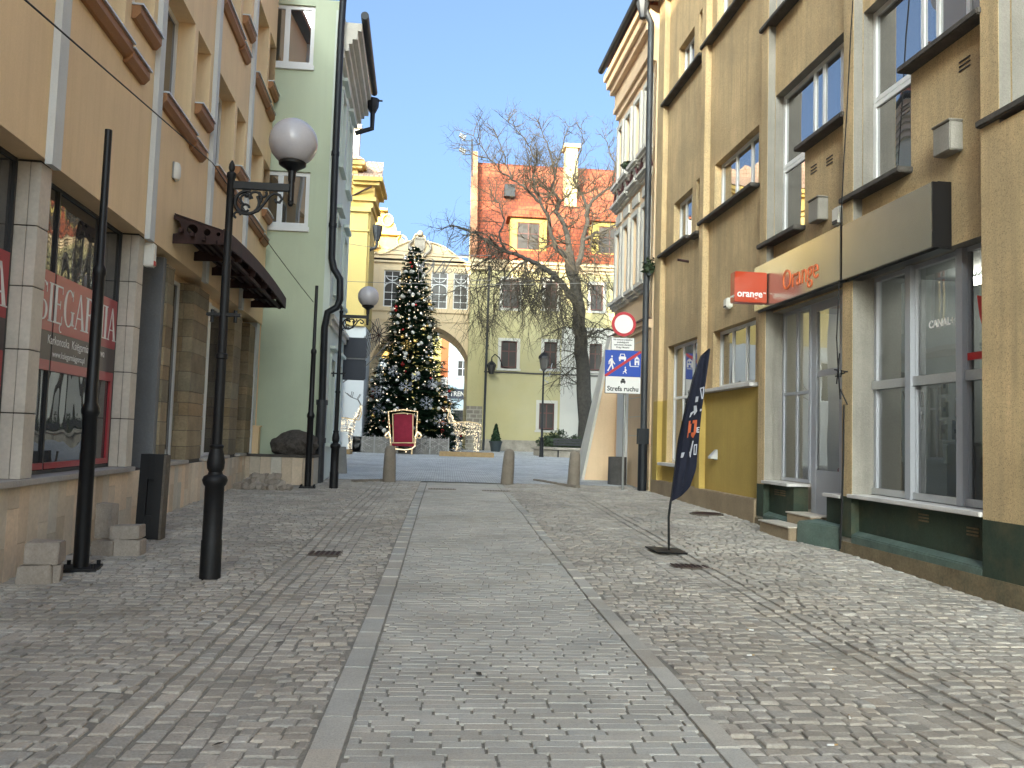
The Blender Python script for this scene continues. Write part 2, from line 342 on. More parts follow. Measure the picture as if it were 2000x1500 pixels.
dm('car_paint', (.10, .12, .15), rough=.25, var=0, bump=0, coat=.6); dm('car_silver', (.42, .43, .45), rough=.3, metal=.5, var=0, bump=0, coat=.5); dm('tyre', (.02, .02, .02), rough=.9, var=.1); dm('car_lamp', (.5, .5, .5), rough=.15, var=0, bump=0); dm('tail_red', (.3, .02, .02), rough=.3, var=0, bump=0)
dm('brick_edge', (.42, .19, .10), rough=.9, var=.3, scale=6, fine=25, bump=.5)
dm('alarm_white', (.68, .66, .60), rough=.4, var=.05, bump=0)
dm('manhole_iron', (.11, .09, .07), rough=.7, var=.35, scale=8, bump=.3)
dm('cable', (.01, .01, .01), rough=.7, var=0, bump=0)
MT['pane'] = glass_dark('pane', (.05, .052, .054), refl=1.7); MT['pane_wavy'] = glass_dark('pane_wavy', (.06, .06, .06), wav=.6, wscale=1.1, refl=3.6); MT['pane_dim'] = glass_dark('pane_dim', (.075, .07, .065), wav=.3, refl=.68)
MT['shop_glass'] = glass_clear('shop_glass', ior=2.7); MT['book_glass'] = glass_dark('book_glass', (.06, .062, .065), wav=.7, wscale=2.2, refl=1.1)
MT['roof_tiles'] = mat_tiles('roof_tiles', (.40, .095, .034), (.27, .06, .026), (.16, .05, .03), .25, .30, axes='XZ', msize=.12, bump=.9)
MT['roof_tiles_side'] = mat_tiles('roof_tiles_side', (.50, .30, .2), (.42, .24, .16), (.2, .12, .08), .25, .30, axes='YZ', msize=.12, bump=.9)
MT['roof_red_side'] = mat_tiles('roof_red_side', (.55, .17, .06), (.45, .13, .05), (.18, .06, .035), .25, .30, axes='YZ', msize=.12, bump=.9)
MT['rubble_wall'] = mat_tiles('rubble_wall', (.34, .30, .23), (.22, .19, .15), (.40, .37, .30), .42, .26, axes='XZ', msize=.18, bump=.8)
MT['plaza_setts'] = mat_tiles('plaza_setts', (.66, .68, .68), (.48, .50, .51), (.30, .30, .30), .13, .12, axes='XY', msize=.2, bump=.8)
MT['roof_tiles_pale'] = mat_tiles('roof_tiles_pale', (.55, .38, .27), (.48, .32, .22), (.28, .18, .12), .25, .30, axes='XZ', msize=.12, bump=.9)
# ================================================================ THE GROUND
GUT = (-1.30, 2.86)
def cross(x, y):
    fade = min(1, max(0, (20.0-y)/3.0))
    return fade*(-.05*math.exp(-((x-GUT[0])/.30)**2) - .045*math.exp(-((x-GUT[1])/.30)**2) + .02*math.exp(-((x-.45)/1.2)**2)
                 + .012*math.sin(1.7*x+.6*y)*math.sin(.9*y-.4*x))
def gs(x, y): return gz(y) + cross(x, y)
MT['joint_dirt'] = mat('joint_dirt', (.27, .25, .215), rough=.95, var=.3, scale=1.1, fine=60, bump=.6, bdist=.01, blot=.5, blotcol=(.10, .09, .075), blotscale=1.5, world=True)
MT['sett'] = mat('sett', (.42, .385, .338), rough=.88, var=.3, scale=1.4, fine=70, bump=.7, bdist=.006, attr='tint', blot=.65, blotcol=(.26, .23, .185), blotscale=.55, spec=.25, world=True)
MT['paver'] = mat('paver', (.47, .45, .41), rough=.9, var=.22, scale=1.1, fine=90, bump=.5, bdist=.003, attr='tint', blot=.6, blotcol=(.30, .27, .22), spec=.25, blotscale=.6, world=True, speck=.25)
def sheet(name, xs, ys, zf, m):
    v = [(x, y, zf(x, y)) for y in ys for x in xs]; nx = len(xs)
    f = [(j*nx+i, j*nx+i+1, (j+1)*nx+i+1, (j+1)*nx+i) for j in range(len(ys)-1) for i in range(nx-1)]
    mb = MB(); mb.add(v, f); o = mb.build(name, m, smooth=True); return tag(o, kind='structure')
xs = [-900, -200, -60, -20, -8, -5.5]+[-5.2+.2*i for i in range(55)]+[6, 8, 20, 60, 200, 900]
ys = [-900, -200, -60, -20, -5, 0, 1, 2]+[2.5+.25*i for i in range(80)]+[23, 25, 28, 32, 36, 40, 45, 50, 60, 80, 120, 200, 900]
sheet('ground', xs, ys, lambda x, y: gs(x, y)-.011, MT['joint_dirt'])
px_ = [-60, -20, -10]+[-6+1.0*i for i in range(22)]+[20, 30, 60]
sheet('plaza_paving', px_, [21.1, 21.6, 22, 23, 24, 26, 28, 30, 33, 36, 40, 45, 50, 60, 80, 110], lambda x, y: gz(y)+.004, MT['plaza_setts'])

def stones(name, items, m, inset, hmid, tl, jt):
    """items: (x, y, half x, half y, rotation, dz, tint rgb)"""
    N = len(items); V = np.zeros((N, 12, 3)); T = np.zeros((N, 12, 4)); T[..., 3] = 1
    sg = np.array([(-1, -1), (1, -1), (1, 1), (-1, 1)])
    for i, (x, y, hx, hy, ro, dz, tint) in enumerate(items):
        z = gs(x, y)+dz; jx = RNG.uniform(-.10, .10, (4, 2))*min(hx, hy)*jt
        cr, sr = math.cos(ro), math.sin(ro); tx, ty = RNG.normal(0, tl, 2)
        for r, (ins, zz) in enumerate(((0, -.05), (.001, -hmid), (inset, 0))):
            c = (sg*np.array([max(hx-ins, .01), max(hy-ins, .01)]))+jx
            q = np.stack([c[:, 0]*cr-c[:, 1]*sr, c[:, 0]*sr+c[:, 1]*cr], 1)
            V[i, r*4:r*4+4, 0] = x+q[:, 0]; V[i, r*4:r*4+4, 1] = y+q[:, 1]
            V[i, r*4:r*4+4, 2] = z+zz+(q[:, 0]*tx+q[:, 1]*ty if r else 0)
        T[i, :, :3] = tint
    fc = []
    for r in (0, 1):
        for k in range(4): fc.append((r*4+k, r*4+(k+1) % 4, r*4+4+(k+1) % 4, r*4+4+k))
    fc.append((8, 9, 10, 11)); fc = np.array(fc)
    F_ = (fc[None]+(np.arange(N)*12)[:, None, None]).reshape(-1, 4)
    me = bpy.data.meshes.new(name); me.vertices.add(N*12); me.vertices.foreach_set('co', V.reshape(-1))
    me.loops.add(F_.size); me.loops.foreach_set('vertex_index', F_.reshape(-1).astype(np.int32))
    me.polygons.add(len(F_)); me.polygons.foreach_set('loop_start', (np.arange(len(F_))*4).astype(np.int32))
    me.polygons.foreach_set('use_smooth', np.zeros(len(F_), dtype=bool))
    me.update(calc_edges=True); a = me.color_attributes.new('tint', 'FLOAT_COLOR', 'POINT'); a.data.foreach_set('color', T.reshape(-1))
    me.materials.append(m); o = bpy.data.objects.new(name, me); COL.objects.link(o); return tag(o, kind='structure')
def tint(lo=.78, hi=1.16, warm=.016):
    k = RNG.triangular(lo, .95, hi); w = RNG.normal(0, warm); return (k*(1+w), k, k*(1-w))
def wallx(y, side):   # x of the building line
    if side < 0: return (L.P+L.u*((y-7.15)/L.u.y)).x+.02 if y < 18.8 else (-2.9)
    return (R.P+R.u*((y-7.5)/R.u.y)).x-.02
setts = []
def rows_across(xa, xb, y0, y1):
    y = y0
    while y < y1:
        h = RNG.uniform(.088, .125); a, b = xa(y), xb(y); x = a+RNG.uniform(-.06, .03); ph = RNG.uniform(0, 6)
        while x < b-.03:
            w = min(RNG.uniform(.085, .165), b-x)
            if w < .05: break
            setts.append((x+w/2, y+h/2+.012*math.sin(x*2.3+ph), w/2-.0065, h/2-.006, RNG.normal(0, .03), RNG.normal(0, .0035), tint())); x += w
        y += h
def cols_along(x0, x1, y0, y1):
    n = max(1, round((x1-x0)/.118)); w = (x1-x0)/n
    for i in range(n):
        y = y0+RNG.uniform(0, .1)
        while y < y1:
            h = RNG.uniform(.09, .16)
            setts.append((x0+w*(i+.5)+.012*math.sin(y*.8), y+h/2, w/2-.007, h/2-.006, RNG.normal(0, .025), RNG.normal(0, .003), tint(.80, 1.18))); y += h
for ya, yb in ((2.6, 21.2),):
    rows_across(lambda y: wallx(y, -1), lambda y: -1.66, ya, yb)
    cols_along(-1.66, -.96, ya, yb)
    rows_across(lambda y: -.96, lambda y: -.58, ya, yb)
    rows_across(lambda y: 1.48, lambda y: 2.50, ya, yb)
    cols_along(2.50, 3.22, ya, yb)
    rows_across(lambda y: 3.22, lambda y: wallx(y, 1), ya, yb)
stones('cobblestone_paving', setts, MT['sett'], .010, .006, .016, 1.35)
pv = []; y = 2.6
while y < 20.6:                                   # the smooth strip down the middle
    h = .0765; x = -.41-RNG.uniform(0, .22); off = 0
    while x < 1.32:
        w = RNG.choice([.2, .225, .24]); a = max(x, -.41); b = min(x+w, 1.33)
        if b-a > .04: pv.append(((a+b)/2, y+h/2, (b-a)/2-.0065, h/2-.0026, RNG.normal(0, .004), .001+RNG.normal(0, .0013), tint(.88, 1.09, .012)))
        x += w
    y += h
y = 2.6
while y < 20.6:
    for xa, xb in ((-.575, -.418), (1.338, 1.465)):
        h = RNG.uniform(.35, .55); pv.append(((xa+xb)/2, y+.22, (xb-xa)/2-.003, .217, 0, .001+RNG.normal(0, .0015), tint(.92, 1.10, .02)))
    y += .44
stones('paver_strip', pv, MT['paver'], .002, .002, .003, .25)
mb = MB()                                          # kerb edges where the street meets the square
for xa, xb, ya, yb in ((-2.2, -1.45, 20.2, 20.9), (3.3, 2.5, 20.1, 22.6)):
    for i in range(4):
        t0, t1 = i/4, (i+1)/4-.01; A = Vector((xa+(xb-xa)*t0, ya+(yb-ya)*t0, 0)); B = Vector((xa+(xb-xa)*t1, ya+(yb-ya)*t1, 0)); d = (B-A).normalized(); s_ = Vector((-d.y, d.x, 0))*.07
        zz = Vector((0, 0, gz(A.y)+.05)); z0 = Vector((0, 0, gz(A.y)-.1))
        mb.hexa([A-s_+z0, B-s_+z0, B+s_+z0, A+s_+z0, A-s_+zz, B-s_+zz, B+s_+zz, A+s_+zz])
tag(mb.build('kerb', MT['granite'], bevel=.01), kind='structure')

# ================================================================ FACADE HELPERS
def wall_mesh(mb, F, u0, u1, z0, z1, ops, n=0.0, depth=.2, mi=0, mr=None, umr=1e9):
    """A wall sheet with real openings and their reveals; ops = (ua, ub, za, zb) rectangles, which may touch to make an L."""
    mr = mi if mr is None else mr
    us = sorted({u0, u1, *[min(max(o[i], u0), u1) for o in ops for i in (0, 1)]}); zs = sorted({z0, z1, *[min(max(o[i], z0), z1) for o in ops for i in (2, 3)]})
    def op(i, j):
        if i < 0 or j < 0 or i >= len(us)-1 or j >= len(zs)-1: return False
        a, b = (us[i]+us[i+1])/2, (zs[j]+zs[j+1])/2
        return any(o[0] < a < o[1] and o[2] < b < o[3] for o in ops)
    for i in range(len(us)-1):
        for j in range(len(zs)-1):
            a, b, c, d = us[i], us[i+1], zs[j], zs[j+1]
            if umr < 1e8: mr = 1 if (a+b)/2 < umr else 0
            if not op(i, j): mb.quad(F.p(a, n, c), F.p(b, n, c), F.p(b, n, d), F.p(a, n, d), mi)
            else:
                if not op(i-1, j): mb.quad(F.p(a, n, c), F.p(a, n, d), F.p(a, n-depth, d), F.p(a, n-depth, c), mr)
                if not op(i+1, j): mb.quad(F.p(b, n, c), F.p(b, n-depth, c), F.p(b, n-depth, d), F.p(b, n, d), mr)
                if not op(i, j-1): mb.quad(F.p(a, n, c), F.p(a, n-depth, c), F.p(b, n-depth, c), F.p(b, n, c), mr)
                if not op(i, j+1): mb.quad(F.p(a, n, d), F.p(b, n, d), F.p(b, n-depth, d), F.p(a, n-depth, d), mr)
def window(root, F, u0, u1, z0, z1, n, mull=(), trans=(), fm='white_pvc', gm='pane', fw=.06, mw=.06, th=.05, name='window', curtain=None):
    mb = MB(); e = .004
    mb.fb(F, u0, u0+fw, n-th, n, z0, z1); mb.fb(F, u1-fw, u1, n-th, n, z0, z1)
    mb.fb(F, u0+fw, u1-fw, n-th, n-e, z0, z0+fw); mb.fb(F, u0+fw, u1-fw, n-th, n-e, z1-fw, z1)
    for q in mull:
        c = u0+(u1-u0)*q; mb.fb(F, c-mw/2, c+mw/2, n-th, n-e, z0+fw, z1-fw)
    ms = [u0+fw]+[x for q in mull for x in (u0+(u1-u0)*q-mw/2, u0+(u1-u0)*q+mw/2)]+[u1-fw]
    for q in trans:
        c = z0+(z1-z0)*q
        for i in range(0, len(ms), 2): mb.fb(F, ms[i], ms[i+1], n-th, n-2*e, c-mw/2, c+mw/2)
    w = mb.build(name, MT[fm], root)
    g = MB(); q = [F.p(a, n-th*.6, c) for a, c in ((u0+fw*.4, z0+fw*.4), (u1-fw*.4, z0+fw*.4), (u1-fw*.4, z1-fw*.4), (u0+fw*.4, z1-fw*.4))]
    if (q[1]-q[0]).cross(q[2]-q[1]).dot(F.n) < 0: q.reverse()      # the pane faces the street
    g.quad(*q)
    g.build('pane', MT[gm], w, fix=False)
    return w
def tint_attr(o, lo=.8, hi=1.15, warm=.05, per=8):
    """One shade of stone for every block of a part made of many boxes."""
    me = o.data; a = me.color_attributes.new('tint', 'FLOAT_COLOR', 'POINT'); n = len(me.vertices); arr = np.ones((n, 4))
    for i in range(0, n, per):
        k = RNG.uniform(lo, hi); w = RNG.normal(0, warm); arr[i:i+per, :3] = (k*(1+w), k, k*(1-w))
    a.data.foreach_set('color', arr.reshape(-1)); return o
def shell(root, F, u0, u1, n0, n1, z, ridge, m, name='roof', over=.25, body='back_walls', bm='pale_stucco'):
    """Roof with its ridge along the facade and the closed back and ends of a house."""
    mb = MB(); mid = (n0+n1)/2
    a, b = F.p(u0-.05, n0+over, z), F.p(u1+.05, n0+over, z); c, d = F.p(u1+.05, mid, ridge), F.p(u0-.05, mid, ridge); e, f = F.p(u1+.05, n1-over, z), F.p(u0-.05, n1-over, z)
    th = Vector((0, 0, .12)); mb.prism([a, b, c, d], th); mb.prism([d, c, e, f], th); r = mb.build(name, MT[m], root)
    mb = MB()
    mb.quad(F.p(u0, n1, 0), F.p(u1, n1, 0), F.p(u1, n1, z), F.p(u0, n1, z))
    for u in (u0, u1): mb.add([F.p(u, n0-.02, 0), F.p(u, n1, 0), F.p(u, n1, z), F.p(u, mid, ridge-.02), F.p(u, n0-.02, z)], [(0, 1, 2, 3, 4)])
    mb.build(body, MT[bm], root); return r

# ================================================================ LEFT: OCHRE HOUSE WITH THE BOOKSHOP
lh = thing('ochre_house', 'long ochre plastered house with pale vertical stripes and a bookshop on its ground floor', 'house', L.p(2, -3, 0))
ST = [-5.2, -2.2, .80, 3.80, 6.85, 9.90]; U0, U1, ZS, ZT = -8.0, 12.75, 3.97, 12.4
ops = []; wins = []
for b in ST[1:]:
    for z0, z1 in ((6.02, 7.75), (9.05, 10.78)):
        ops.append((b+.24, b+1.82, z0, z1)); ops.append((b+2.02, b+2.86, z0+.58, z1)); wins.append((b, z0, z1))
mb = MB(); wall_mesh(mb, L, U0, U1, ZS, ZT, ops, .05, .38)
mb.quad(L.p(U0, .05, ZS), L.p(U1, .05, ZS), L.p(U1, -.9, ZS), L.p(U0, -.9, ZS))
mb.quad(L.p(U1, .05, ZS), L.p(U1, -.9, ZS), L.p(U1, -.9, ZT), L.p(U1, .05, ZT))
mb.build('wall', MT['ochre_plaster'], lh, fix=False)
for u in ST:
    mb = MB(); mb.fb(L, u, u+.2, .052, .12, ZS-.05, ZT); mb.build('pilaster_strip', MT['white_stripe'], lh)
for b, z0, z1 in wins:
    for u0, u1, za in ((b+.24, b+1.82, z0), (b+2.02, b+2.86, z0+.58)):
        window(lh, L, u0+.01, u1-.01, za+.01, z1-.01, -.20, mull=(.5,) if u1-u0 > 1 else (), gm='pane', fw=.08)
        for ua, ub, zz in ((u0+.0, u1+.02, za),)+(((b+1.84, b+2.5, z0-.05),) if u1-u0 > 1 else ()):
            s = MB(); s.prism([L.p(ua, .052, zz-.2), L.p(ua, .10, zz-.2), L.p(ua, .16, zz-.13), L.p(ua, .16, zz-.035), L.p(ua, .052, zz-.02)], L.u*(ub-ua)); sl_ = s.build('window_sill', MT['brown_sill'], lh)
            s = MB(); s.fb(L, ua-.01, ub+.01, .054, .19, zz-.034, zz-.012); s.build('flashing', MT['sheet_metal'], sl_)
shell(lh, L, U0, U1, .05, -9, ZT, 20.0, 'roof_red_side', bm='ochre_plaster')  # ridge raised out of sight so this roof shades the opposite walls
# --- ground floor
ZG = .935
mb = MB(); mb.fb(L, U0, 12.3, -.5, -.035, -.1, ZG-.06); pl = mb.build('plinth_core', MT['dark_joint'], lh)
mb = MB(); u = U0
while u < 12.28:
    w = min(random.uniform(.20, .235), 12.3-u); z = 0.02+gz(7.15+u)*.9; nx = random.choice([.28, .42, .62]); top = ZG-.062
    while z < top-.01:
        h = min(nx, top-z); h = top-z if top-z-h < .12 else h
        mb.fb(L, u+.003, u+w-.003, -.034, 0, z-(.12 if z < .3 else 0), z+h-.005); z += h; nx = random.choice([.45, .55, .65])
    u += w
tint_attr(mb.build('stone_cladding', MT['sandstone_slab'], lh), .85, 1.15, .04)
mb = MB(); u = U0
for ua, ub, no in ((U0, .68, .06), (.69, 3.98, .06), (5.45, 6.75, .035), (8.0, 9.95, .035), (10.95, 11.7, .035)):
    mb = MB(); mb.fb(L, ua, ub, -.36, no, ZG-.058, ZG); mb.build('shop_sill', MT['sill_stone'], lh, bevel=.006)
def tile_pier(u0, u1, n0, n1, hs):
    c = MB(); c.fb(L, u0+.012, u1-.012, n0, n1-.012, ZG-.05, ZS); c = c.build('pier', MT['dark_joint'], lh)
    t = MB(); z = ZG+.004; i = 0
    while z < ZS-.02:
        h = min(hs[i % len(hs)], ZS-.006-z); t.fb(L, u0, u1, n0+.012, n1-.10, z, z+h-.012); t.fb(L, u0+.0, u1, n1-.094, n1, z, z+h-.012); z += h; i += 1
    t.build('stone_tiles', MT['beige_tile'], c, bevel=.003)
for u in (-2.15, .86, 3.76): tile_pier(u, u+.24, -.36, .0, (.62, .60, .60, .58))
def brown_pier(u0, u1, n0, n1):
    c = MB(); c.fb(L, u0+.01, u1-.01, n0, n1-.012, ZG-.05, ZS-.12); c = c.build('pier', MT['dark_joint'], lh); t = MB()
    z = ZG
    while z < ZS-.14:
        h = min(random.uniform(.18, .34), ZS-.125-z); s_ = random.uniform(.38, .62); m_ = n0+(n1-n0)*s_
        t.fb(L, u0, u1-.005, n0, m_-.006, z, z+h-.008); t.fb(L, u0, u1, m_, n1+random.uniform(0, .008), z, z+h-.008); z += h
    tint_attr(t.build('stone_blocks', MT['brown_stone'], c), .75, 1.25, .05)
mb = MB(); mb.fb(L, 4.98, 5.12, -.9, -.03, 0, ZS-.05); mb.build('entrance_side_panel', MT['grey_panel'], lh)
brown_pier(5.13, 5.45, -.12, .0)
for a, b in ((6.72, 7.72), (9.98, 10.72), (11.62, 12.28)): brown_pier(a, b, -.38, -.02)
mb = MB(); mb.fb(L, 12.3, 12.62, -.4, .02, 0, ZS-.01); mb.build('end_trim', MT['white_stripe'], lh)
mb = MB(); mb.fb(L, 4.02, 4.98, -.92, -.88, 0, ZS); mb.build('recessed_door', MT['shop_dark'], lh)
mb = MB(); mb.fb(L, 5.12, 12.3, -.40, -.30, ZS-.13, ZS-.005); mb.fb(L, U0, 12.3, -.95, -.93, 0, ZS); mb.build('lintel', MT['ochre_plaster'], lh)
for a, b, mul in ((5.46, 6.71, (.62,)), (8.76, 9.96, ()), (10.74, 11.60, ())):
    window(lh, L, a, b, ZG+.002, ZS-.135, -.25, mull=mul, gm='book_glass', fw=.055, name='display_window')
# white glazed door
d = window(lh, L, 7.80, 8.73, .52, ZS-.14, -.20, trans=(.70,), gm='book_glass', fw=.19, mw=.09, name='door')
mb = MB(); mb.tube([L.p(8.02, -.20, 1.42), L.p(8.02, -.10, 1.42), L.p(8.02, -.10, 1.9), L.p(8.02, -.20, 1.9)], .02, 8); mb.build('handle', MT['white_pvc'], d, smooth=True)
# bookshop windows with their printed bands
def bookshop(ua, ub, mulls):
    f = window(lh, L, ua, ub, ZG+.004, ZS-.006, -.20, mull=mulls, gm='book_glass', fm='dark_frame', fw=.035, mw=.035, name='display_window')
    n = -.185
    edges = [ua+.035]+[x for q in mulls for x in (ua+(ub-ua)*q-.018, ua+(ub-ua)*q+.018)]+[ub-.035]
    red = MB(); dark = MB()
    for i in range(0, len(edges), 2):
        a, b = edges[i]+.002, edges[i+1]-.002
        red.fb(L, a, b, n-.041, n-.012, 2.43, 3.05); dark.fb(L, a, b, n-.041, n-.013, 2.13, 2.428)
        red.fb(L, a, b, n-.041, n-.0135, 2.02, 2.128); red.fb(L, a, b, n-.041, n-.0125, ZG+.05, 1.05)
        if i == len(edges)-2: red.fb(L, b-.07, b, n-.041, n-.014, 1.052, 2.018)
    red.build('red_film', MT['book_red'], f); dark.build('brown_film', MT['book_dark'], f)
    return f
def serif(F, u, z, h, ch, sx, n, mb):
    """High-waisted serif capitals drawn from thick stems, hairlines and slab feet."""
    T, t = .17, .055
    def q(*pts): mb.prism([F.p(u+x*sx*h, n, z+y*h) for x, y in pts], F.n*.003)
    def bar(x0, x1, y0, y1): q((x0, y0), (x1, y0), (x1, y1), (x0, y1))
    def stem(x, w=T, y0=0., y1=1.): bar(x, x+w, y0, y1); bar(x-.07, x+w+.07, y0, y0+.035); bar(x-.07, x+w+.07, y1-.035, y1)
    def arc(cx, cy, rx, ry, a0, a1, w0, w1, k=14):
        o, i_ = [], []
        for j in range(k+1):
            a = math.radians(a0+(a1-a0)*j/k); w = w0+(w1-w0)*(abs(math.cos(a)))
            o.append((cx+rx*math.cos(a), cy+ry*math.sin(a))); i_.append((cx+(rx-w)*math.cos(a), cy+(ry-w*.55)*math.sin(a)))
        for j in range(k): q(o[j], o[j+1], i_[j+1], i_[j])
    if ch == 'I': stem(.07); return .36
    if ch == 'K': stem(.07); q((.24, .42), (.30, .42), (.68, 1), (.62, 1)); q((.30, .50), (.42, .62), (.78, 0), (.58, 0)); bar(.55, .82, 0, .035); bar(.55, .78, .965, 1); return .84
    if ch in 'EĘ':
        stem(.07); bar(.24, .62, .955, 1); bar(.24, .62, 0, .045); bar(.24, .5, .49, .53); bar(.59, .62, .80, 1); bar(.61, .64, 0, .22); bar(.47, .5, .40, .62)
        if ch == 'Ę': arc(.60, -.10, .13, .11, 90, 300, .05, .05)
        return .70
    if ch == 'S': arc(.33, .745, .27, .255, 40, 270, .05, .13); arc(.33, .26, .30, .26, 90, -150, .05, .15); bar(.52, .55, .72, .98); bar(.04, .07, .02, .30); return .68
    if ch == 'G': arc(.44, .5, .40, .51, 48, 322, .05, .17); stem(.64, .15, 0.06, .44); bar(.69, .72, .72, 1); return .90
    if ch == 'A': q((.36, 1), (.42, 1), (.12, 0), (.07, 0)); q((.36, 1), (.44, 1), (.80, 0), (.60, 0)); bar(.19, .58, .30, .34); bar(0, .2, 0, .035); bar(.52, .88, 0, .035); return .86
    if ch == 'R': stem(.07); arc(.34, .75, .32, .25, 90, -90, .045, .16); bar(.24, .36, .955, 1); bar(.24, .36, .5, .545); q((.38, .5), (.50, .5), (.80, 0), (.64, 0)); bar(.62, .86, 0, .035); return .84
    if ch == 'N': stem(.06, .06); q((.06, 1), (.22, 1), (.74, 0), (.60, 0)); stem(.68, .06); return .86
    return .5
fw0 = bookshop(-1.85, .84, (.45,))
fw1 = bookshop(1.12, 3.74, (.27, .71))
h = .41; kx = .352/h
for F0, f_ in ((1.15, fw1), (-1.75, fw0)):          # the K is tucked behind the stone pier; the word runs across the panes
    mb = MB(); u = F0
    for ch in 'KSIĘGARNIA': u += serif(L, u, 2.53, h, ch, kx, -.1965, mb)*h*kx
    mb.build('lettering', MT['book_white'], f_)
text('Karkonoska  Księgarnia  Naukowa', L.p(1.72, -.1955, 2.30), L.u, (0, 0, 1), .135, MT['book_white'], fw1, depth=.001, sx=.86)
text('www.ksiegarniajgora.pl', L.p(1.86, -.1955, 2.17), L.u, (0, 0, 1), .10, MT['book_white'], fw1, depth=.001, sx=.95)

# ================================================================ LEFT: GREEN HOUSE BEHIND IT
gh = thing('green_house', 'pale green corner house with white windows on its end wall and black downpipes', 'house', (-6, 24, 0))
GE = YF(20.0); GX = -2.93; GS = Fr((GX, 20.0), 810, 1)
mb = MB(); gw = [(-4.75, -3.58, 10.45, 11.98), (-4.75, -3.52, 6.42, 7.78)]
wall_mesh(mb, GE, -9, GX, -.1, 12.15, gw, 0, .16); sops = [(.9, 1.7, 8.3, 10.2), (2.9, 3.7, 8.3, 10.2), (.9, 1.7, 5.0, 6.9), (2.9, 3.7, 5.0, 6.9), (.9, 1.8, 1.2, 3.3), (2.9, 3.7, 1.2, 3.3)]
mb.build('wall', MT['green_plaster'], gh, fix=False)
mb = MB(); wall_mesh(mb, GS, 0, 4.7, -.1, 12.15, sops, 0, .14); mb.build('street_wall', MT['pale_green_trim'], gh, fix=False)
mb = MB(); mb.fb(GE, GX-.14, GX+.012, .002, .02, 0, 11.9); mb.build('corner_strip', MT['pale_green_trim'], gh)
for (a, b, c, d) in gw:
    window(gh, GE, a+.01, b-.01, c+.01, d-.01, -.05, mull=(.42,), gm='pane_wavy', fw=.09, mw=.12)
    s = MB(); s.fb(GE, a-.03, b+.03, -.04, .06, c-.13, c-.004); s.build('window_sill', MT['white_pvc'], gh, bevel=.01)
for (a, b, c, d) in sops:
    window(gh, GS, a, b, c, d, -.08, mull=(.5,), trans=(.68,), fw=.07)
    s = MB(); s.fb(GS, a-.12, b+.12, .002, .05, d+.002, d+.12); s.fb(GS, a-.16, b+.16, .002, .14, d+.25, d+.33); s.fb(GS, a-.1, a-.002, .002, .045, c, d); s.fb(GS, b+.002, b+.1, .002, .045, c, d); s.fb(GS, a-.15, b+.15, .002, .12, c-.1, c-.002); s.build('window_surround', MT['pale_green_trim'], gh)
mb = MB()
for n, z0, z1 in ((.10, 10.72, 10.9), (.2, 10.9, 11.08), (.28, 11.08, 11.2), (.40, 11.2, 11.42), (.5, 11.42, 11.62)): mb.fb(GS, .0, 4.75+n*.5, -.1, n, z0, z1-.001)
mb.build('cornice', MT['pale_stucco'], gh); mb = MB()
for n, z0, z1 in ((.07, 4.05, 4.2), (.14, 4.2, 4.32)): mb.fb(GS, 0, 4.75, -.05, n, z0, z1-.001)
mb.build('string_course', MT['pale_stucco'], gh)
mb = MB(); mb.tube([GS.p(-.3, .58, 11.68), GS.p(4.4, .58, 11.72)], .10, 10); mb.build('gutter', MT['black_zinc'], gh, smooth=True)
mb = MB(); q = GS.p(4.35, .56, 11.5); mb.lathe(q-Vector((0, 0, .42)), [(.09, 0), (.17, .18), (.18, .36), (.19, .42)], 8)
mb.tube([q-Vector((0, 0, .38)), q-Vector((0, 0, .9)), GS.p(4.3, .08, 10.4)], .075, 8); mb.tube([q-Vector((0, 0, .04)), q+Vector((.28, 0, -.03))], .03, 6); mb.build('rainwater_head', MT['black_zinc'], gh, smooth=True)
def dpx(pts, Y): return [atY(x, y, Y) for x, y in pts]
mb = MB(); pts = dpx([(673, -40), (666, 60), (655, 300), (650, 440), (648, 505), (652, 525), (664, 545), (664, 585), (658, 600), (640, 610), (634, 640), (629, 790)], 19.80); mb.tube(pts, .085, 10)
for k in (2, 3): mb.tube([pts[k]+Vector((0, 0, .05)), pts[k]-Vector((0, 0, .05))], .10, 10)
dp = mb.build('downpipe', MT['black_zinc'], gh, smooth=True)
mb = MB(); pts = dpx([(629, 786), (625, 860), (622, 945)], 19.78); mb.tube(pts, .115, 10); mb.tube([pts[1]+Vector((0, 0, .06)), pts[1]-Vector((0, 0, .06))], .14, 10); mb.tube([pts[0]+Vector((0, 0, .06)), pts[0]-Vector((0, 0, .06))], .14, 10); mb.build('downpipe_foot', MT['grey_zinc'], gh, smooth=True)
shell(gh, GS, .7, 4.7, -.3, -17, 11.75, 19.0, 'roof_red_side', bm='green_plaster')  # hidden roof made tall and deep to shade the square
# white house after it, and the tall yellow church-side house on the square
wh = thing('white_house', 'white narrow house beyond the green corner house, half hidden by the grey sign board', 'house', (-6, 27, 0))
WS = Fr(GS.p(4.75, -.75, 0), 810, 1)
mb = MB(); wo_ = [(.8, 1.5, 4.3, 5.7), (2.6, 3.3, 4.3, 5.7), (1.2, 2.3, .3, 2.6), (.8, 1.5, 7.0, 8.4), (2.6, 3.3, 7.0, 8.4)]; wall_mesh(mb, WS, 0, 4.2, 0, 9.4, wo_, 0, .15); mb.build('wall', MT['white_render'], wh, fix=False)
for (a, b, c, d) in wo_: window(wh, WS, a, b, c, d, -.08, mull=(.5,))
shell(wh, WS, 0, 4.2, 0, -8, 9.4, 17.0, 'roof_red_side', bm='white_render')  # hidden ridge raised steeply to shade the red roofed house

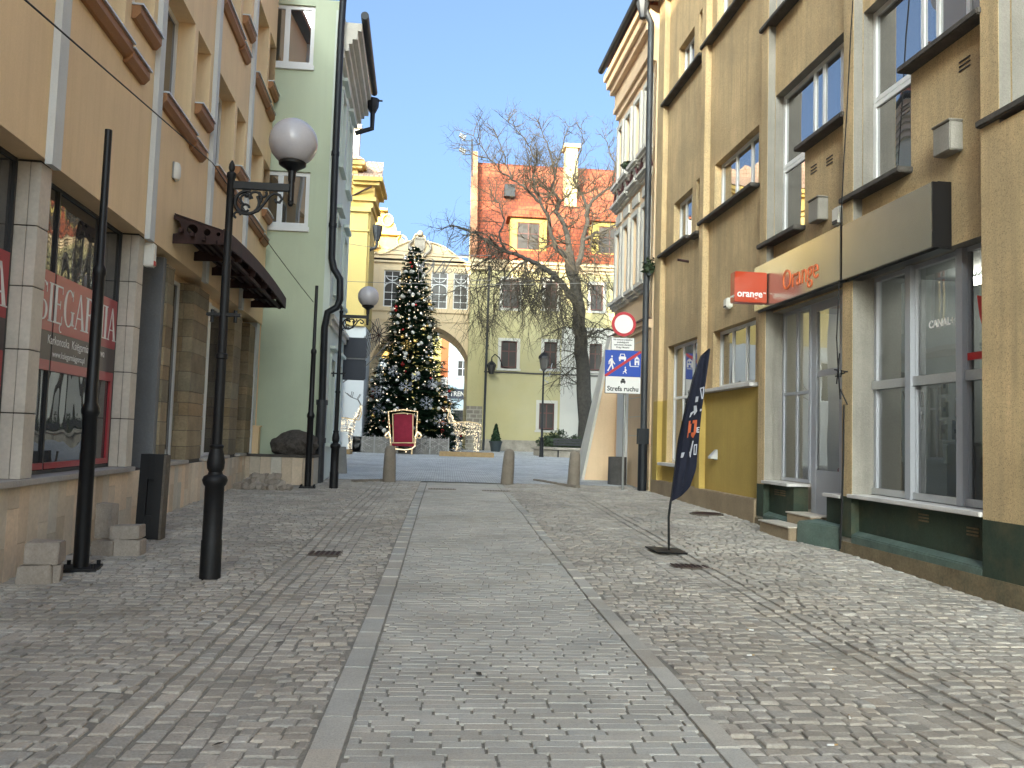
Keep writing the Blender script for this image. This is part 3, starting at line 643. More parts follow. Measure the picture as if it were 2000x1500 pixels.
yh = thing('yellow_house', 'tall sunlit yellow house with stacked cornices and a pale tiled roof, left of the archway', 'house', (-8, 45, 0))
YS = Fr((-12.0, 40.0), side=1, u=(1, 0)); YX = 7.97; YZ = 14.6   # u = x + 12
yo = [(1.0, 2.2, 8.8, 11.2), (4.0, 5.2, 8.8, 11.2), (1.0, 2.2, 4.8, 7.0), (4.0, 5.2, 4.8, 7.0)]
mb = MB(); wall_mesh(mb, YS, 0, YX, 6.6, YZ-.9, [q for q in yo if q[2] > 7], 0, .2); mb.quad(YS.p(YX, 0, 6.6), YS.p(YX, -2.6, 6.6), YS.p(YX, -2.6, YZ-.9), YS.p(YX, 0, YZ-.9)); mb.build('wall', MT['yellow_render'], yh, fix=False)
mb = MB(); wall_mesh(mb, YS, 0, YX, 0, 6.6, [(1.0, 2.2, 3.8, 5.9), (4.0, 5.2, 3.8, 5.9)], 0, .2); mb.quad(YS.p(YX, 0, 0), YS.p(YX, -2.6, 0), YS.p(YX, -2.6, 6.6), YS.p(YX, 0, 6.6)); mb.quad(YS.p(YX, -2.6, 0), YS.p(5.5, -12, 0), YS.p(5.5, -12, YZ-.9), YS.p(YX, -2.6, YZ-.9)); mb.build('ground_floor_wall', MT['white_render'], yh, fix=False)
for a, b, c, d in yo: window(yh, YS, a, b, c if c > 7 else 3.8, d if c > 7 else 5.9, -.1, mull=(.5,), trans=(.65,))
for ua, ub, top in ((6.47, 6.77, 13.2), (6.97, 7.87, 12.2), (3.0, 3.5, 12.2)):
    mb = MB(); mb.fb(YS, ua, ub, .002, .16, 6.62, top); mb.fb(YS, ua-.08, ub+.08, .002, .24, top-.95, top-.85); mb.fb(YS, ua-.1, ub+.12, .002, .32, top+.002, top+.22); mb.build('pilaster', MT['yellow_render'], yh)
def corn(name, u0, u1, zz, ns, m):
    mb = MB(); z = zz
    for n, h_ in ns: mb.fb(YS, u0, u1+n, -2.6, n, z, z+h_-.002); z += h_
    return mb.build(name, MT[m], yh)
corn('cornice', 0, 7.07, 13.4, ((.12, .25), (.3, .16), (.2, .5), (.42, .14), (.55, .2)), 'amber_render')
corn('cornice', 7.08, 7.92, 12.45, ((.15, .3), (.3, .2), (.2, .55), (.45, .16), (.6, .2)), 'amber_render')
mb = MB(); zr = 14.68
mb.add([YS.p(-.3, .6, zr), YS.p(7.62, .6, zr), YS.p(6.2, -9, zr), YS.p(-.3, -9, zr), YS.p(1.5, -3.2, zr+3.6), YS.p(6.3, -3.2, zr+1.8)], [(0, 1, 5, 4), (1, 2, 5), (2, 3, 4, 5), (3, 0, 4), (3, 2, 1, 0)])
mb.prism([YS.p(6.6, .5, 13.86), YS.p(8.5, .5, 13.86), YS.p(8.2, -3.0, 15.7), YS.p(6.6, -3.0, 15.7)], (0, .05, .1))
mb.build('roof', MT['roof_tiles_pale'], yh)
mb = MB(); mb.fb(YS, 6.5, 7.0, -2.6, -2.1, 15.4, 17.2); mb.fb(YS, 6.42, 7.1, -2.7, -2.0, 17.2, 17.4); mb.build('chimney', MT['pale_stucco'], yh)
mb = MB(); mb.tube([YS.p(8.0, .5, 13.4), YS.p(6.87, .12, 12.9), YS.p(6.87, .12, .6)], .06, 6); mb.build('downpipe', MT['rust'], yh)
mb = MB(); mb.lathe(YS.p(8.3, -.2, 10.9), [(.12, 0), (.22, .4), (.25, .75)], 8); mb.tube([YS.p(8.3, -.2, 11.0), YS.p(8.28, -.2, 10.6), YS.p(7.9, -.2, 10.4)], .08, 8); mb.build('rainwater_head', MT['grey_zinc'], yh, smooth=True)
# amber scroll gable standing behind the archway building
ag = thing('amber_gable_house', 'deep amber house with a stepped scroll gable behind the archway', 'house', (-5, 62, 0))
AY = YF(60.0)
def gpx(pts, Y): return [atY(x, y, Y) for x, y in pts]
mb = MB(); mb.prism(gpx([(690, 700), (690, 425), (738, 412), (750, 412), (752, 420), (762, 422), (772, 440), (776, 455), (782, 462), (790, 470), (797, 490), (800, 700)], 60), (0, .5, 0)); mb.build('wall', MT['amber_render'], ag)
mb = MB()
for cx, cy, r in ((757, 430, .38), (785, 471, .36)):
    c = atY(cx, cy, 59.9); mb.tube([c+Vector((r*math.cos(a/8*math.pi), 0, r*1.15*math.sin(a/8*math.pi))) for a in range(0, 17)], .07, 6)
for a, b, y in ((732, 782, 455), (722, 740, 480)):
    p, q = atY(a, y, 59.9), atY(b, y+3, 59.9); mb.box(p.x, q.x, 59.6, 60, p.z-.12, p.z+.12)
mb.box(atY(738, 412, 60).x-.1, atY(752, 412, 60).x+.2, 59.6, 60.6, atY(745, 413, 60).z, atY(745, 409, 60).z)
mb.build('scroll', MT['yellow_render'], ag, smooth=True)
# ================================================================ ARCHWAY BUILDING
ah = thing('archway_house', 'beige house bridging the street with a wide arched gateway and a curved parapet', 'house', (-2, 53, 0))
A = YF(52.0); AX0, AX1 = -5.35, 1.45; acx, asp, ar_x, ar_z = -1.75, 5.5, 3.15, 2.95
segs = 20; arc_ = [(acx-ar_x*math.cos(math.pi*i/segs), asp+ar_z*math.sin(math.pi*i/segs)) for i in range(segs+1)]
mb = MB(); awin = [(-4.22, -2.93), (-2.3, -1.1), (-.95, .02) , (.13, 1.0)]; awin = [(-4.18, -3.02), (-2.52, -1.36), (-.92-.3, -.06-.3), (.13-.22, 1.02-.22)]
awin = [(-4.25, -3.2), (-2.75, -1.7), (-.98-.28, -.2), (.16, 1.12)]; zc = 8.75
wall_mesh(mb, A, AX0, AX1, zc, 12.6, [(a, b, 9.5, 11.85) for a, b in awin], 0, .25)
top = [(AX0, zc), (AX1, zc)]
for i in range(segs):
    (xa, za), (xb, zb) = arc_[i], arc_[i+1]
    mb.quad(A.p(xa, 0, za), A.p(xb, 0, zb), A.p(xb, 0, zc), A.p(xa, 0, zc))
for xa, xb in ((AX0, arc_[0][0]), (arc_[-1][0], AX1)): mb.quad(A.p(xa, 0, 0), A.p(xb, 0, 0), A.p(xb, 0, zc), A.p(xa, 0, zc))
for i in range(segs):
    (xa, za), (xb, zb) = arc_[i], arc_[i+1]; mb.quad(A.p(xa, 0, za), A.p(xb, 0, zb), A.p(xb, -5, zb), A.p(xa, -5, za))
for xa in (arc_[0][0], arc_[-1][0]): mb.quad(A.p(xa, 0, 0), A.p(xa, 0, asp), A.p(xa, -5, asp), A.p(xa, -5, 0))
par = [(720, 512), (728, 497), (735, 493), (740, 496), (750, 496), (765, 488), (780, 479), (792, 474), (805, 470), (808, 465), (812, 458), (822, 457), (830, 463), (832, 472), (850, 476), (868, 483), (885, 495), (898, 506), (916, 516)]
pp = [atY(x, y, 52) for x, y in par]; mb.prism([Vector((AX0, 52, 12.55))]+[Vector((max(AX0, min(q.x, AX1)), 52, q.z)) for q in pp]+[Vector((AX1, 52, 12.55))], (0, .5, 0))
mb.quad(A.p(AX0, -5, 0), A.p(AX0, -5, 12.6), A.p(AX0, 0, 12.6), A.p(AX0, 0, 0)); mb.quad(A.p(AX1, -5, 0), A.p(AX1, -5, 12.6), A.p(AX1, 0, 12.6), A.p(AX1, 0, 0)); mb.quad(A.p(AX0, -5, 12.5), A.p(AX1, -5, 12.5), A.p(AX1, -.5, 12.5), A.p(AX0, -.5, 12.5))
mb.build('wall', MT['beige_render'], ah, fix=False)
mb = MB(); mb.tube([Vector((max(AX0, min(q.x, AX1)), 51.93, q.z)) for q in pp], .05, 6)
mb.fb(A, AX0, AX1, .002, .14, 12.32, 12.44); mb.fb(A, AX0, AX1, .002, .08, 12.85, 12.92); mb.fb(A, AX0, AX1, .002, .1, 9.22, 9.36); mb.fb(A, AX0, AX1, .002, .05, 8.62, 8.68)
for i in range(segs):
    (xa, za), (xb, zb) = arc_[i], arc_[i+1]; mb.hexa([A.p(xa, .002, za), A.p(xb, .002, zb), A.p(xb, .05, zb), A.p(xa, .05, za), A.p(xa, .002, za+.12), A.p(xb, .002, zb+.12), A.p(xb, .05, zb+.12), A.p(xa, .05, za+.12)])
mb.build('moulding', MT['beige_render'], ah)
for a, b in awin:
    f = window(ah, A, a, b, 9.5, 11.85, -.12, mull=(.5,), trans=(.2, .4, .66, .84), gm='pane_dim', fw=.07, mw=.035)
    mb = MB(); c = (a+b)/2; r = (b-a)/2-.05; mb.tube([A.p(c+r*math.cos(t/10*math.pi), -.10, 10.75+.32*math.sin(t/10*math.pi)) for t in range(11)], .045, 6); mb.tube([A.p(c+r*.8*math.cos(t/10*math.pi), -.10, 11.5+.3*math.sin(-t/10*math.pi)) for t in range(11)], .03, 5); mb.build('arched_bar', MT['white_pvc'], f)
for c in (-4.75, -2.97, -1.48, -.02, 1.28):
    mb = MB(); mb.fb(A, c-.16, c+.16, .002, .09, 9.37, 12.1); mb.build('pilaster', MT['beige_render'], ah)
c = atY(820, 482, 51.85)                           # carved crest on the parapet: a small shield held by scrollwork
mb = MB(); mb.prism([c+Vector(q) for q in ((-.34, 0, .5), (.34, 0, .5), (.34, 0, 0), (.2, 0, -.3), (0, 0, -.45), (-.2, 0, -.3), (-.34, 0, 0))], (0, .12, 0))
for s_ in (-1, 1): mb.tube([c+Vector((s_*(.45+.25*math.sin(t*.5)), -.02, .4-.13*t)) for t in range(9)], .09, 6)
mb.sphere(c+Vector((0, 0, .85)), .2, 10, 6); mb.box(c.x-.3, c.x+.3, 51.8, 52.1, c.z+.5, c.z+.62); mb.build('crest', MT['stone'], ah, smooth=True)
mb = MB(); mb.tube([A.p(1.30, .1, 12.3), A.p(1.30, .1, .8)], .06, 8); mb.build('downpipe', MT['rust'], ah)
mb = MB(); mb.fb(A, arc_[-1][0]-.02, 1.44, .004, .12, .5, 3.2); mb.build('stone_base', MT['rubble_wall'], ah)
# ================================================================ PALE YELLOW HOUSE WITH THE RED ROOF (behind the bare tree)
th_ = thing('red_roofed_house', 'pale yellow house with a steep red tiled roof standing behind the big bare tree', 'house', (9, 55, 0))
T = YF(50.0); TX0, TX1, TZ = 1.22, 18.0, 12.35
tw = [(3.12, 4.30, 9.38, 11.25), (5.75, 6.70, 9.45, 11.3), (8.60, 9.58, 9.45, 11.2), (11.3, 12.3, 9.4, 11.3), (3.12, 4.30, 5.66, 7.45), (5.78, 6.78, 5.72, 7.5), (8.6, 9.6, 5.7, 7.5), (11.3, 12.3, 5.7, 7.5), (5.58, 6.72, 1.95, 3.70)]
mb = MB(); wall_mesh(mb, T, 2.2, 6.95, .3, TZ, tw, 0, .22); mb.quad(T.p(TX0, -.25, .3), T.p(2.2, -.25, .3), T.p(2.2, -.25, TZ), T.p(TX0, -.25, TZ)); mb.quad(T.p(2.2, 0, .3), T.p(2.2, -.25, .3), T.p(2.2, -.25, TZ), T.p(2.2, 0, TZ))
mb.add([T.p(TX0, -.25, 0), T.p(TX0, -10, 0), T.p(TX0, -10, TZ), T.p(TX0, -6, 20.5), T.p(TX0, -.25, TZ)], [(0, 1, 2, 3, 4)])
mb.build('wall', MT['pale_yellow_render'], th_, fix=False)
mb = MB(); wall_mesh(mb, T, 6.95, TX1, 8.4, TZ, tw, 0, .22); mb.build('wall', MT['pale_yellow_render'], th_, fix=False)
mb = MB(); wall_mesh(mb, T, 6.95, TX1, .3, 8.4, tw, 0, .22); mb.add([T.p(TX1, 0, 0), T.p(TX1, -10, 0), T.p(TX1, -10, TZ), T.p(TX1, -6, 20.5), T.p(TX1, 0, TZ)], [(0, 1, 2, 3, 4)]); mb.quad(T.p(TX0, -10, 0), T.p(TX1, -10, 0), T.p(TX1, -10, TZ), T.p(TX0, -10, TZ)); mb.build('wall', MT['cream_render'], th_, fix=False)
mb = MB(); mb.fb(T, 2.21, TX1, .002, .08, .3, 1.3); mb.build('plinth', MT['stone'], th_)
mb = MB(); mb.fb(T, 2.21, TX1, .002, .06, 5.38, 5.46); mb.build('string_course', MT['dark_concrete'], th_)
mb = MB(); mb.fb(T, TX0, 2.19, -.24, -.05, .3, 3.3); mb.build('stone_base', MT['rubble_wall'], th_)
for a, b, c, d in tw:
    w = window(th_, T, a+.1, b-.1, c+.08, d-.08, -.1, mull=(.5,), trans=(.62,), fm='brown_frame', gm='pane_dim', fw=.07, mw=.06)
    mb = MB(); mb.fb(T, a-.09, a+.1, -.12, .03, c, d+.1); mb.fb(T, b-.1, b+.09, -.12, .03, c, d+.1); mb.fb(T, a+.1, b-.1, -.12, .029, d-.08, d+.1); mb.fb(T, a-.15, b+.15, -.12, .1, c-.12, c+.0); mb.build('window_surround', MT['cream_render'], th_)
mb = MB()
for n, z0, z1 in ((.1, 11.75, 11.95), (.25, 11.95, 12.15), (.4, 12.15, 12.4)): mb.fb(T, TX0, TX1, -.2, n, z0, z1-.001)
mb.build('cornice', MT['beige_render'], th_)
mb = MB(); mb.prism([T.p(TX0+.3, .5, 12.35), T.p(TX1, .5, 12.35), T.p(TX1, -6, 20.4), T.p(TX0+.3, -6, 20.4)], (0, .1, .12)); rf = mb.build('roof', MT['roof_tiles'], th_)
mb = MB(); mb.prism([T.p(TX0+.3, -6, 20.4), T.p(TX1, -6, 20.4), T.p(TX1, -11, 12.2), T.p(TX0+.3, -11, 12.2)], (0, .1, .12)); mb.build('rear_roof', MT['roof_tiles'], th_)
mb = MB(); mb.prism([T.p(TX0-.12, .35, 12.3), T.p(TX0-.12, -6, 20.4), T.p(TX0-.12, -6.3, 21.1), T.p(TX0-.12, -5.5, 21.1), T.p(TX0-.12, .75, 12.9)], (.42, 0, 0)); mb.build('gable_parapet', MT['brick_edge'], th_)
def dormer(x0, x1, zb, zt, yd):
    d_ = MB(); D = YF(yd); wall_mesh(d_, D, x0, x1, zb, zt, [(x0+.45, x1-.45, zb+.3, zt-.35)], 0, .15)
    for x in (x0, x1): d_.quad(D.p(x, 0, zb), D.p(x, 0, zt), D.p(x, -3.5, zt), D.p(x, -3.5, zb))
    o = d_.build('dormer', MT['dormer_render'], th_, fix=False)
    a = [(x0-.2+(x1-x0+.4)*i/8, zt+.02+.5*math.sin(math.pi*i/8)) for i in range(9)]; c = MB()
    c.prism([D.p(x, .25, z) for x, z in a]+[D.p(x1+.2, .25, zt-.06), D.p(x0-.2, .25, zt-.06)], (0, 3.9, 0)); c.build('dormer_roof', MT['roof_tiles'], o)
    window(o, D, x0+.46, x1-.46, zb+.31, zt-.36, -.08, mull=(.5,), trans=(.6,), fm='brown_frame', gm='pane_dim')
dormer(3.55, 5.85, 12.85, 15.2, 49.7+.4); dormer(8.7, 11.0, 12.85, 15.2, 49.7+.4)
mb = MB(); mb.box(7.35, 8.15, 53.2, 54.2, 15.5, 20.9); mb.box(7.2, 8.3, 53.05, 54.35, 20.9, 21.15); mb.build('chimney', MT['pale_yellow_render'], th_)
mb = MB(); mb.box(3.3, 4.0, 53.0, 53.5, 17.35, 18.15); mb.build('roof_window', MT['dark_frame'], th_)
mb = MB(); mb.tube([T.p(2.32, .12, 12.0), T.p(2.32, .12, .5)], .07, 8); mb.build('downpipe', MT['grey_zinc'], th_)
# ================================================================ COLOURED HOUSES SEEN THROUGH THE ARCH
def far_house(label, x0, x1, m, zt, fl, Y=95, name='townhouse'):
    h = thing(name, label, 'house', ((x0+x1)/2, Y+4, .6)); H = YF(Y); mb = MB(); wall_mesh(mb, H, x0, x1, 0, zt, fl, 0, .15)
    for x in (x0, x1): mb.quad(H.p(x, 0, 0), H.p(x, 0, zt), H.p(x, -8, zt), H.p(x, -8, 0))
    mb.build('wall', MT[m], h, fix=False)
    for a, b, c, d in fl:
        window(h, H, a, b, c, d, -.06, mull=(.5,), trans=(.5,), gm='pane_dim', fm='dark_frame' if d < 5 else 'white_pvc', fw=.09, mw=.07)
        s_ = MB(); s_.fb(H, a-.18, b+.18, .002, .06, d+.002, d+.2); s_.fb(H, a-.18, a-.002, .002, .05, c, d); s_.fb(H, b+.002, b+.18, .002, .05, c, d); s_.fb(H, a-.2, b+.2, .002, .1, c-.16, c-.002); s_.build('window_surround', MT['pale_stucco'], h)
    mb = MB(); mb.fb(H, x0, x1, .3, -8, zt, zt+.01); mb.prism([H.p(x0, .3, zt), H.p(x1, .3, zt), H.p(x1, -4, zt+3.5), H.p(x0, -4, zt+3.5)], (0, .1, .1)); mb.build('roof', MT['roof_tiles'], h); return h
far_house('white house seen through the arch left of the decorated tree', -14, -5.2, 'white_render', 15, [(-6.9, -5.9, 8.5, 11.2), (-6.9, -5.9, 5.0, 6.6), (-9, -8, 8.5, 11)])
far_house('narrow lemon yellow house seen through the arch beside the decorated tree', -5.2, -.85, 'lemon_render', 16, [(-3.2, -2.0, 10.5, 12.6), (-3.2, -2.0, 6.0, 8.6)])
far_house('tall orange red house seen as a narrow strip through the arch', -.85, .05, 'red_render', 16.5, [(-.62, -.18, 6.2, 8)])
ib = far_house('pale blue house with a dark shop board seen through the arch', .05, 3.3, 'iceblue_render', 16, [(1.55, 2.95, 12.6, 14.6), (1.1, 2.35, 8.3, 10.2), (.9, 2.4, .6, 4.4)])
far_house('mint green house at the right edge of the archway view', 3.3, 9, 'mint_render', 15.5, [(4.2, 5.4, 8.5, 10.5), (4.2, 5.4, 12, 14)])
B = YF(94.93)
bd = thing('shop_board', 'dark shop board with pale capitals across the pale blue house', 'shop sign', (1.7, 94.9, 6.2))
mb = MB(); mb.fb(B, .15, 3.2, 0, .12, 5.75, 6.85); mb.build('board', MT['panel_grey'], bd)
text('TRENDY', B.p(1.68, .13, 6.02), (1, 0, 0), (0, 0, 1), .78, MT['pale_stucco'], bd, sx=.9, align='CENTER', bold=.01)
# ================================================================ RIGHT: PEACH HOUSE
ph = thing('peach_house', 'narrow peach house with maroon capped pediments over its windows and a sloping buttress', 'house', (9, 22, 0))
PU0, PU1, PZ = .12, 4.15, 11.9
cols = [(.42, .98), (1.50, 2.02), (2.56, 3.05), (3.52, 3.96)]
pops = [(a, b, z0, z1) for a, b in cols for z0, z1 in ((5.55, 7.55), (9.05, 10.75))]
mb = MB(); wall_mesh(mb, P, PU0, PU1, 0, PZ, pops, 0, .14)
mb.quad(P.p(PU1, 0, 0), P.p(PU1, -9, 0), P.p(PU1, -9, PZ), P.p(PU1, 0, PZ)); mb.build('wall', MT['peach_plaster'], ph, fix=False)
for (a, b, c, d) in pops:
    window(ph, P, a, b, c, d, -.07, mull=(.5,), trans=(.66,), fw=.05, mw=.04)
    mb = MB(); mb.fb(P, a-.15, a-.002, .002, .06, c, d); mb.fb(P, b+.002, b+.15, .002, .06, c, d); mb.fb(P, a-.15, b+.15, .002, .062, d+.002, d+.14)
    for n, z0, z1 in ((.10, -.28, -.2), (.16, -.2, -.12), (.22, -.12, -.02)): mb.fb(P, a-.1-n*.4, b+.1+n*.4, .002, n, c+z0, c+z1)
    if d < 8:
        mb.fb(P, a-.08, b+.08, .002, .05, d+.3, d+.56)
        for n, z0, z1 in ((.09, .68, .75), (.15, .75, .82), (.22, .82, .90)): mb.fb(P, a-.13-n*.3, b+.13+n*.3, .002, n, d+z0, d+z1)
        m_ = (a+b)/2; mb.prism([P.p(a-.1, .002, d+.905), P.p(b+.1, .002, d+.905), P.p(m_, .002, d+1.42)], P.n*.07)
    mb.build('window_surround', MT['pale_stucco'], ph)
    if d < 8:
        mb = MB()
        for e_ in (a-.24, b+.24):
            mb.hexa([P.p(e_, .003, d+.88), P.p(m_, .003, d+1.46), P.p(m_, .13, d+1.46), P.p(e_, .13, d+.88), P.p(e_, .003, d+.93), P.p(m_, .003, d+1.52), P.p(m_, .13, d+1.52), P.p(e_, .13, d+.93)])
        mb.build('pediment_cap', MT['maroon_metal'], ph)
mb = MB()
for n, z0, z1 in ((.08, 11.15, 11.35), (.16, 11.35, 11.5), (.12, 11.5, 11.95), (.26, 11.95, 12.15), (.36, 12.15, 12.4), (.44, 12.4, 12.6)): mb.fb(P, PU0+.02, PU1+n*.6, -.3, n, z0, z1-.001)
mb.build('cornice', MT['peach_plaster'], ph); mb = MB()
for n, z0, z1 in ((.06, 4.3, 4.42), (.12, 4.42, 4.52)): mb.fb(P, PU0+.02, PU1, -.1, n, z0, z1-.001)
mb.build('string_course', MT['peach_plaster'], ph)
mb = MB(); mb.fb(P, PU0+.02, PU1, -.1, .16, 4.52, 4.56); mb.build('cornice_flashing', MT['maroon_metal'], ph)
mb = MB(); mb.tube([P.p(PU0-.1, .52, 12.72), P.p(PU1+.3, .52, 12.78)], .10, 10); mb.build('gutter', MT['black_zinc'], ph, smooth=True)
mb = MB(); pts = [P.p(PU0-.03, .42, 12.66), P.p(PU0-.03, .16, 12.1), P.p(PU0-.03, .14, 1.7)]; mb.tube(pts, .08, 10); mb.lathe(P.p(PU0-.03, .38, 12.2), [(.08, 0), (.17, .35), (.18, .5)], 8); mb.build('downpipe', MT['grey_zinc'], ph, smooth=True)
mb = MB(); mb.tube([P.p(PU0-.03, .15, 1.72), P.p(PU0-.03, .15, .2)], .115, 10); mb.fb(P, PU0-.14, PU0+.08, .03, .28, 1.4, 1.78); mb.build('downpipe_foot', MT['black_zinc'], ph, smooth=True)
mb = MB()                                           # buttress leaning on the corner
mb.hexa([P.p(3.6, 0, 0), P.p(3.6, .95, 0), P.p(4.9, .95, 0), P.p(4.9, 0, 0), P.p(3.6, 0, 4.5), P.p(3.6, .12, 4.5), P.p(4.2, .12, 4.5), P.p(4.2, 0, 4.5)]); mb.build('buttress', MT['peach_plaster'], ph, bevel=.02)
mb = MB(); mb.hexa([P.p(3.62, .955, 0), P.p(3.62, 1.03, 0), P.p(4.88, 1.03, 0), P.p(4.88, .955, 0), P.p(3.62, .13, 4.5), P.p(3.62, .2, 4.5), P.p(4.18, .2, 4.5), P.p(4.18, .13, 4.5)]); mb.build('buttress_coping', MT['pale_stucco'], ph)
mb = MB(); mb.fb(P, 2.2, 2.95, .003, .14, .2, 3.2); mb.build('white_jamb', MT['white_render'], ph)
mb = MB()
for z in (1.6, 2.1, 2.6, 3.1, 3.6, 4.05): mb.fb(P, PU0+.3, 2.1, .002, .006, z, z+.018)
mb.build('joint_lines', MT['pale_stucco'], ph)
shell(ph, P, PU0, PU1, 0, -9, 12.7, 16.4, 'roof_red_side', over=.5, bm='peach_plaster')
mb = MB(); mb.fb(P, 1.2, 2.0, -2.4, -1.6, 13.6, 15.8); mb.build('chimney', MT['pale_stucco'], ph)
# ================================================================ RIGHT: LONG ROUGHCAST HOUSE WITH THE PHONE SHOP
rh = thing('roughcast_house', 'long brown roughcast house with fins toned skylight grey and a phone shop on its ground floor', 'house', R.p(3, -3, 0))
WN, GN = -.13, -.30; RU0, RU1, RZ = -8.0, 12.25, 12.7
FIN = [(-5.44, -5.2), (-2.67, -2.42), (.06, .33), (2.84, 3.10), (5.60, 5.86), (8.74, 8.98)]
big = []; sillz = []
def bay(b, e):   # wide window with its long narrow leg on the far side
    return [(b+.02, e-.02, 6.08, 7.34), (e-1.10, e-.02, 4.86, 6.08)]
ro = []
for b, e in ((-2.42, .06), (.33, 2.84), (3.10, 5.60), (-5.2, -2.67)):
    ro += bay(b, e); ro += [(b+.02, e-.02, 9.85, 11.1), (e-1.10, e-.02, 8.65, 9.85)]
ro += [(6.26, 8.45, 6.08, 7.12), (9.84, 11.15, 6.02, 7.08), (9.2, 9.58, 5.95, 7.15), (6.26, 8.45, 9.86, 10.9), (9.88, 10.98, 9.8, 10.76), (9.2, 9.58, 9.75, 10.9)]
shopA = (3.10, 5.75); shopB = (.33, 2.84)
ro += [(6.30, 8.40, 2.56, 3.70), (9.30, 11.40, 1.0, 3.72)]
ro += [(3.10, 5.60, .30, 3.66), (.33, 2.84, .82, 3.72)]
mb = MB(); wall_mesh(mb, R, RU0, RU1, .30, RZ, ro, WN, .19, umr=5.9); mb.build('wall', [MT['roughcast'], MT['roughcast_sky_grey']], rh, fix=False)  # reveals by the shops carry the skylight grey as colour
for a, b in FIN:
    mb = MB(); mb.fb(R, a, b, WN-.05, -.006, -.05, RZ); mb.fb(R, a, b, -.0055, 0, .30, RZ, 1); mb.build('fin', [MT['roughcast_sky_grey'] if a < 7 else MT['roughcast'], MT['roughcast']], rh)  # fin sides coloured skylight grey, front skin left in wall plaster
for a, b, n in ((11.75, 12.24, -.002), (RU0, -5.44, -.004)): mb = MB(); mb.fb(R, a, b, WN-.05, n, 0, RZ); mb.build('corner_strip', MT['roughcast'], rh)
def win2(u0, u1, z0, z1, mull, name='window', fm='white_pvc', gm='pane_wavy', n=GN+.03, trans=(), fw=.065, mw=.06): return window(rh, R, u0+.004, u1-.004, z0+.004, z1-.004, n, mull, trans, fm, gm, fw, mw, name=name)
for b, e in ((-2.42, .06), (.33, 2.84), (3.10, 5.60), (-5.2, -2.67)):
    for dz in (0, 3.78):
        win2(b+.02, e-.02, 6.08+dz, 7.34+dz-(.01 if dz else 0), (.22, .44, .56))
        win2(e-1.10, e-.02, 4.86+dz, 6.08+dz, ())
        s = MB(); s.fb(R, b-.02, e-1.08, WN-.1, .05, 6.0+dz, 6.075+dz); s.build('window_sill', MT['dark_sill'], rh, bevel=.012)
        s = MB(); s.fb(R, e-1.14, e+.28, WN-.1, .06, 4.78+dz, 4.855+dz); s.build('window_sill', MT['dark_sill'], rh, bevel=.012)
for a, b, c, d, m in ((6.26, 8.45, 6.08, 7.12, (.3, .64)), (9.84, 11.15, 6.02, 7.08, (.33, .66)), (6.26, 8.45, 9.86, 10.9, (.3, .64)), (9.88, 10.98, 9.8, 10.76, (.33, .66)), (6.30, 8.40, 2.56, 3.70, (.36, .68))): win2(a, b, c, d, m)
win2(9.30, 11.40, 1.0, 3.72, (.34, .67), trans=(.55,))
for a, b, z, n in ((6.2, 9.0, 6.06, .05), (9.75, 11.9, 6.0, .05), (9.1, 9.66, 5.93, .04), (6.2, 9.0, 9.84, .05), (9.05, 11.85, 9.76, .05), (6.15, 8.72, 2.55, .03)):
    s = MB(); s.fb(R, a, b, WN-.1, n, z-.075, z-.004); s.build('window_sill', MT['dark_sill'] if z > 3 else MT['white_sill'], rh, bevel=.012)
s = MB(); s.fb(R, 9.2, 11.5, WN-.1, .06, .925, .995); s.build('window_sill', MT['white_sill'], rh, bevel=.01)
mb = MB(); wall_mesh(mb, R, 5.90, 8.73, .56, 2.47, [], WN+.012, .1); wall_mesh(mb, R, 8.99, 11.74, .56, 2.45, [(9.30, 11.40, .9, 3.0)], WN+.012, .012); mb.fb(R, 8.735, 8.985, WN, .004, .56, 2.46); mb.fb(R, 11.745, 12.1, WN, .002, .56, 2.44); mb.build('yellow_dado', MT['yellow_plaster'], rh, fix=False)
mb = MB(); mb.fb(R, 5.9, 12.1, WN-.1, .03, -.05, .56); mb.build('tan_plinth', MT['tan_plinth'], rh, bevel=.015)
# green painted base of the two shops, with its worn ledge
mb = MB(); mb.fb(R, -2.41, .326, WN-.1, .002, .80, 4.74); mb.build('shop_end_wall', MT['roughcast'], rh); mb = MB(); mb.fb(R, -2.41, .324, WN-.1, .0085, .2, .799); mb.build('green_dado', MT['dark_green_paint'], rh)
for a, b in ((.33, 2.84), (4.72, 5.6)):
    mb = MB(); mb.fb(R, a+.002, b-.002, WN-.2, -.10, .1, .80 if a < 3 else .84); mb.build('green_dado', MT['dark_green_paint'], rh)
    mb = MB(); mb.hexa([R.p(a+.002, -.1, .05), R.p(b-.002, -.1, .05), R.p(b-.002, .015, .05), R.p(a+.002, .015, .05), R.p(a+.002, -.1, .37), R.p(b-.002, -.1, .40), R.p(b-.002, .01, .345), R.p(a+.002, .01, .315)]); mb.build('ledge', MT['ledge_green'], rh, bevel=.012)
for a, b in FIN[:5]:
    mb = MB(); mb.fb(R, a-.004, b+.004, WN-.1, .006, .30, .80 if a < 1 else .83); mb.build('fin_foot', MT['dark_green_paint'], rh)
mb = MB(); mb.fb(R, 3.102, 3.62, WN-.2, -.06, .1, .78); mb.build('green_dado', MT['dark_green_paint'], rh)
mb = MB(); mb.hexa([R.p(3.102, -.1, .0), R.p(3.9, -.1, .0), R.p(3.9, .25, .0), R.p(3.102, .02, .0), R.p(3.102, -.1, .44), R.p(3.9, -.1, .45), R.p(3.9, .24, .41), R.p(3.102, .01, .41)]); mb.build('ledge', MT['ledge_green'], rh, bevel=.015)
for a, b, n, z in ((RU0, 3.1, .022, .24), (4.74, 5.9, .02, .27)): mb = MB(); mb.fb(R, a, b, -.1, n, -.1, z); mb.build('worn_base', MT['worn_base'], rh)
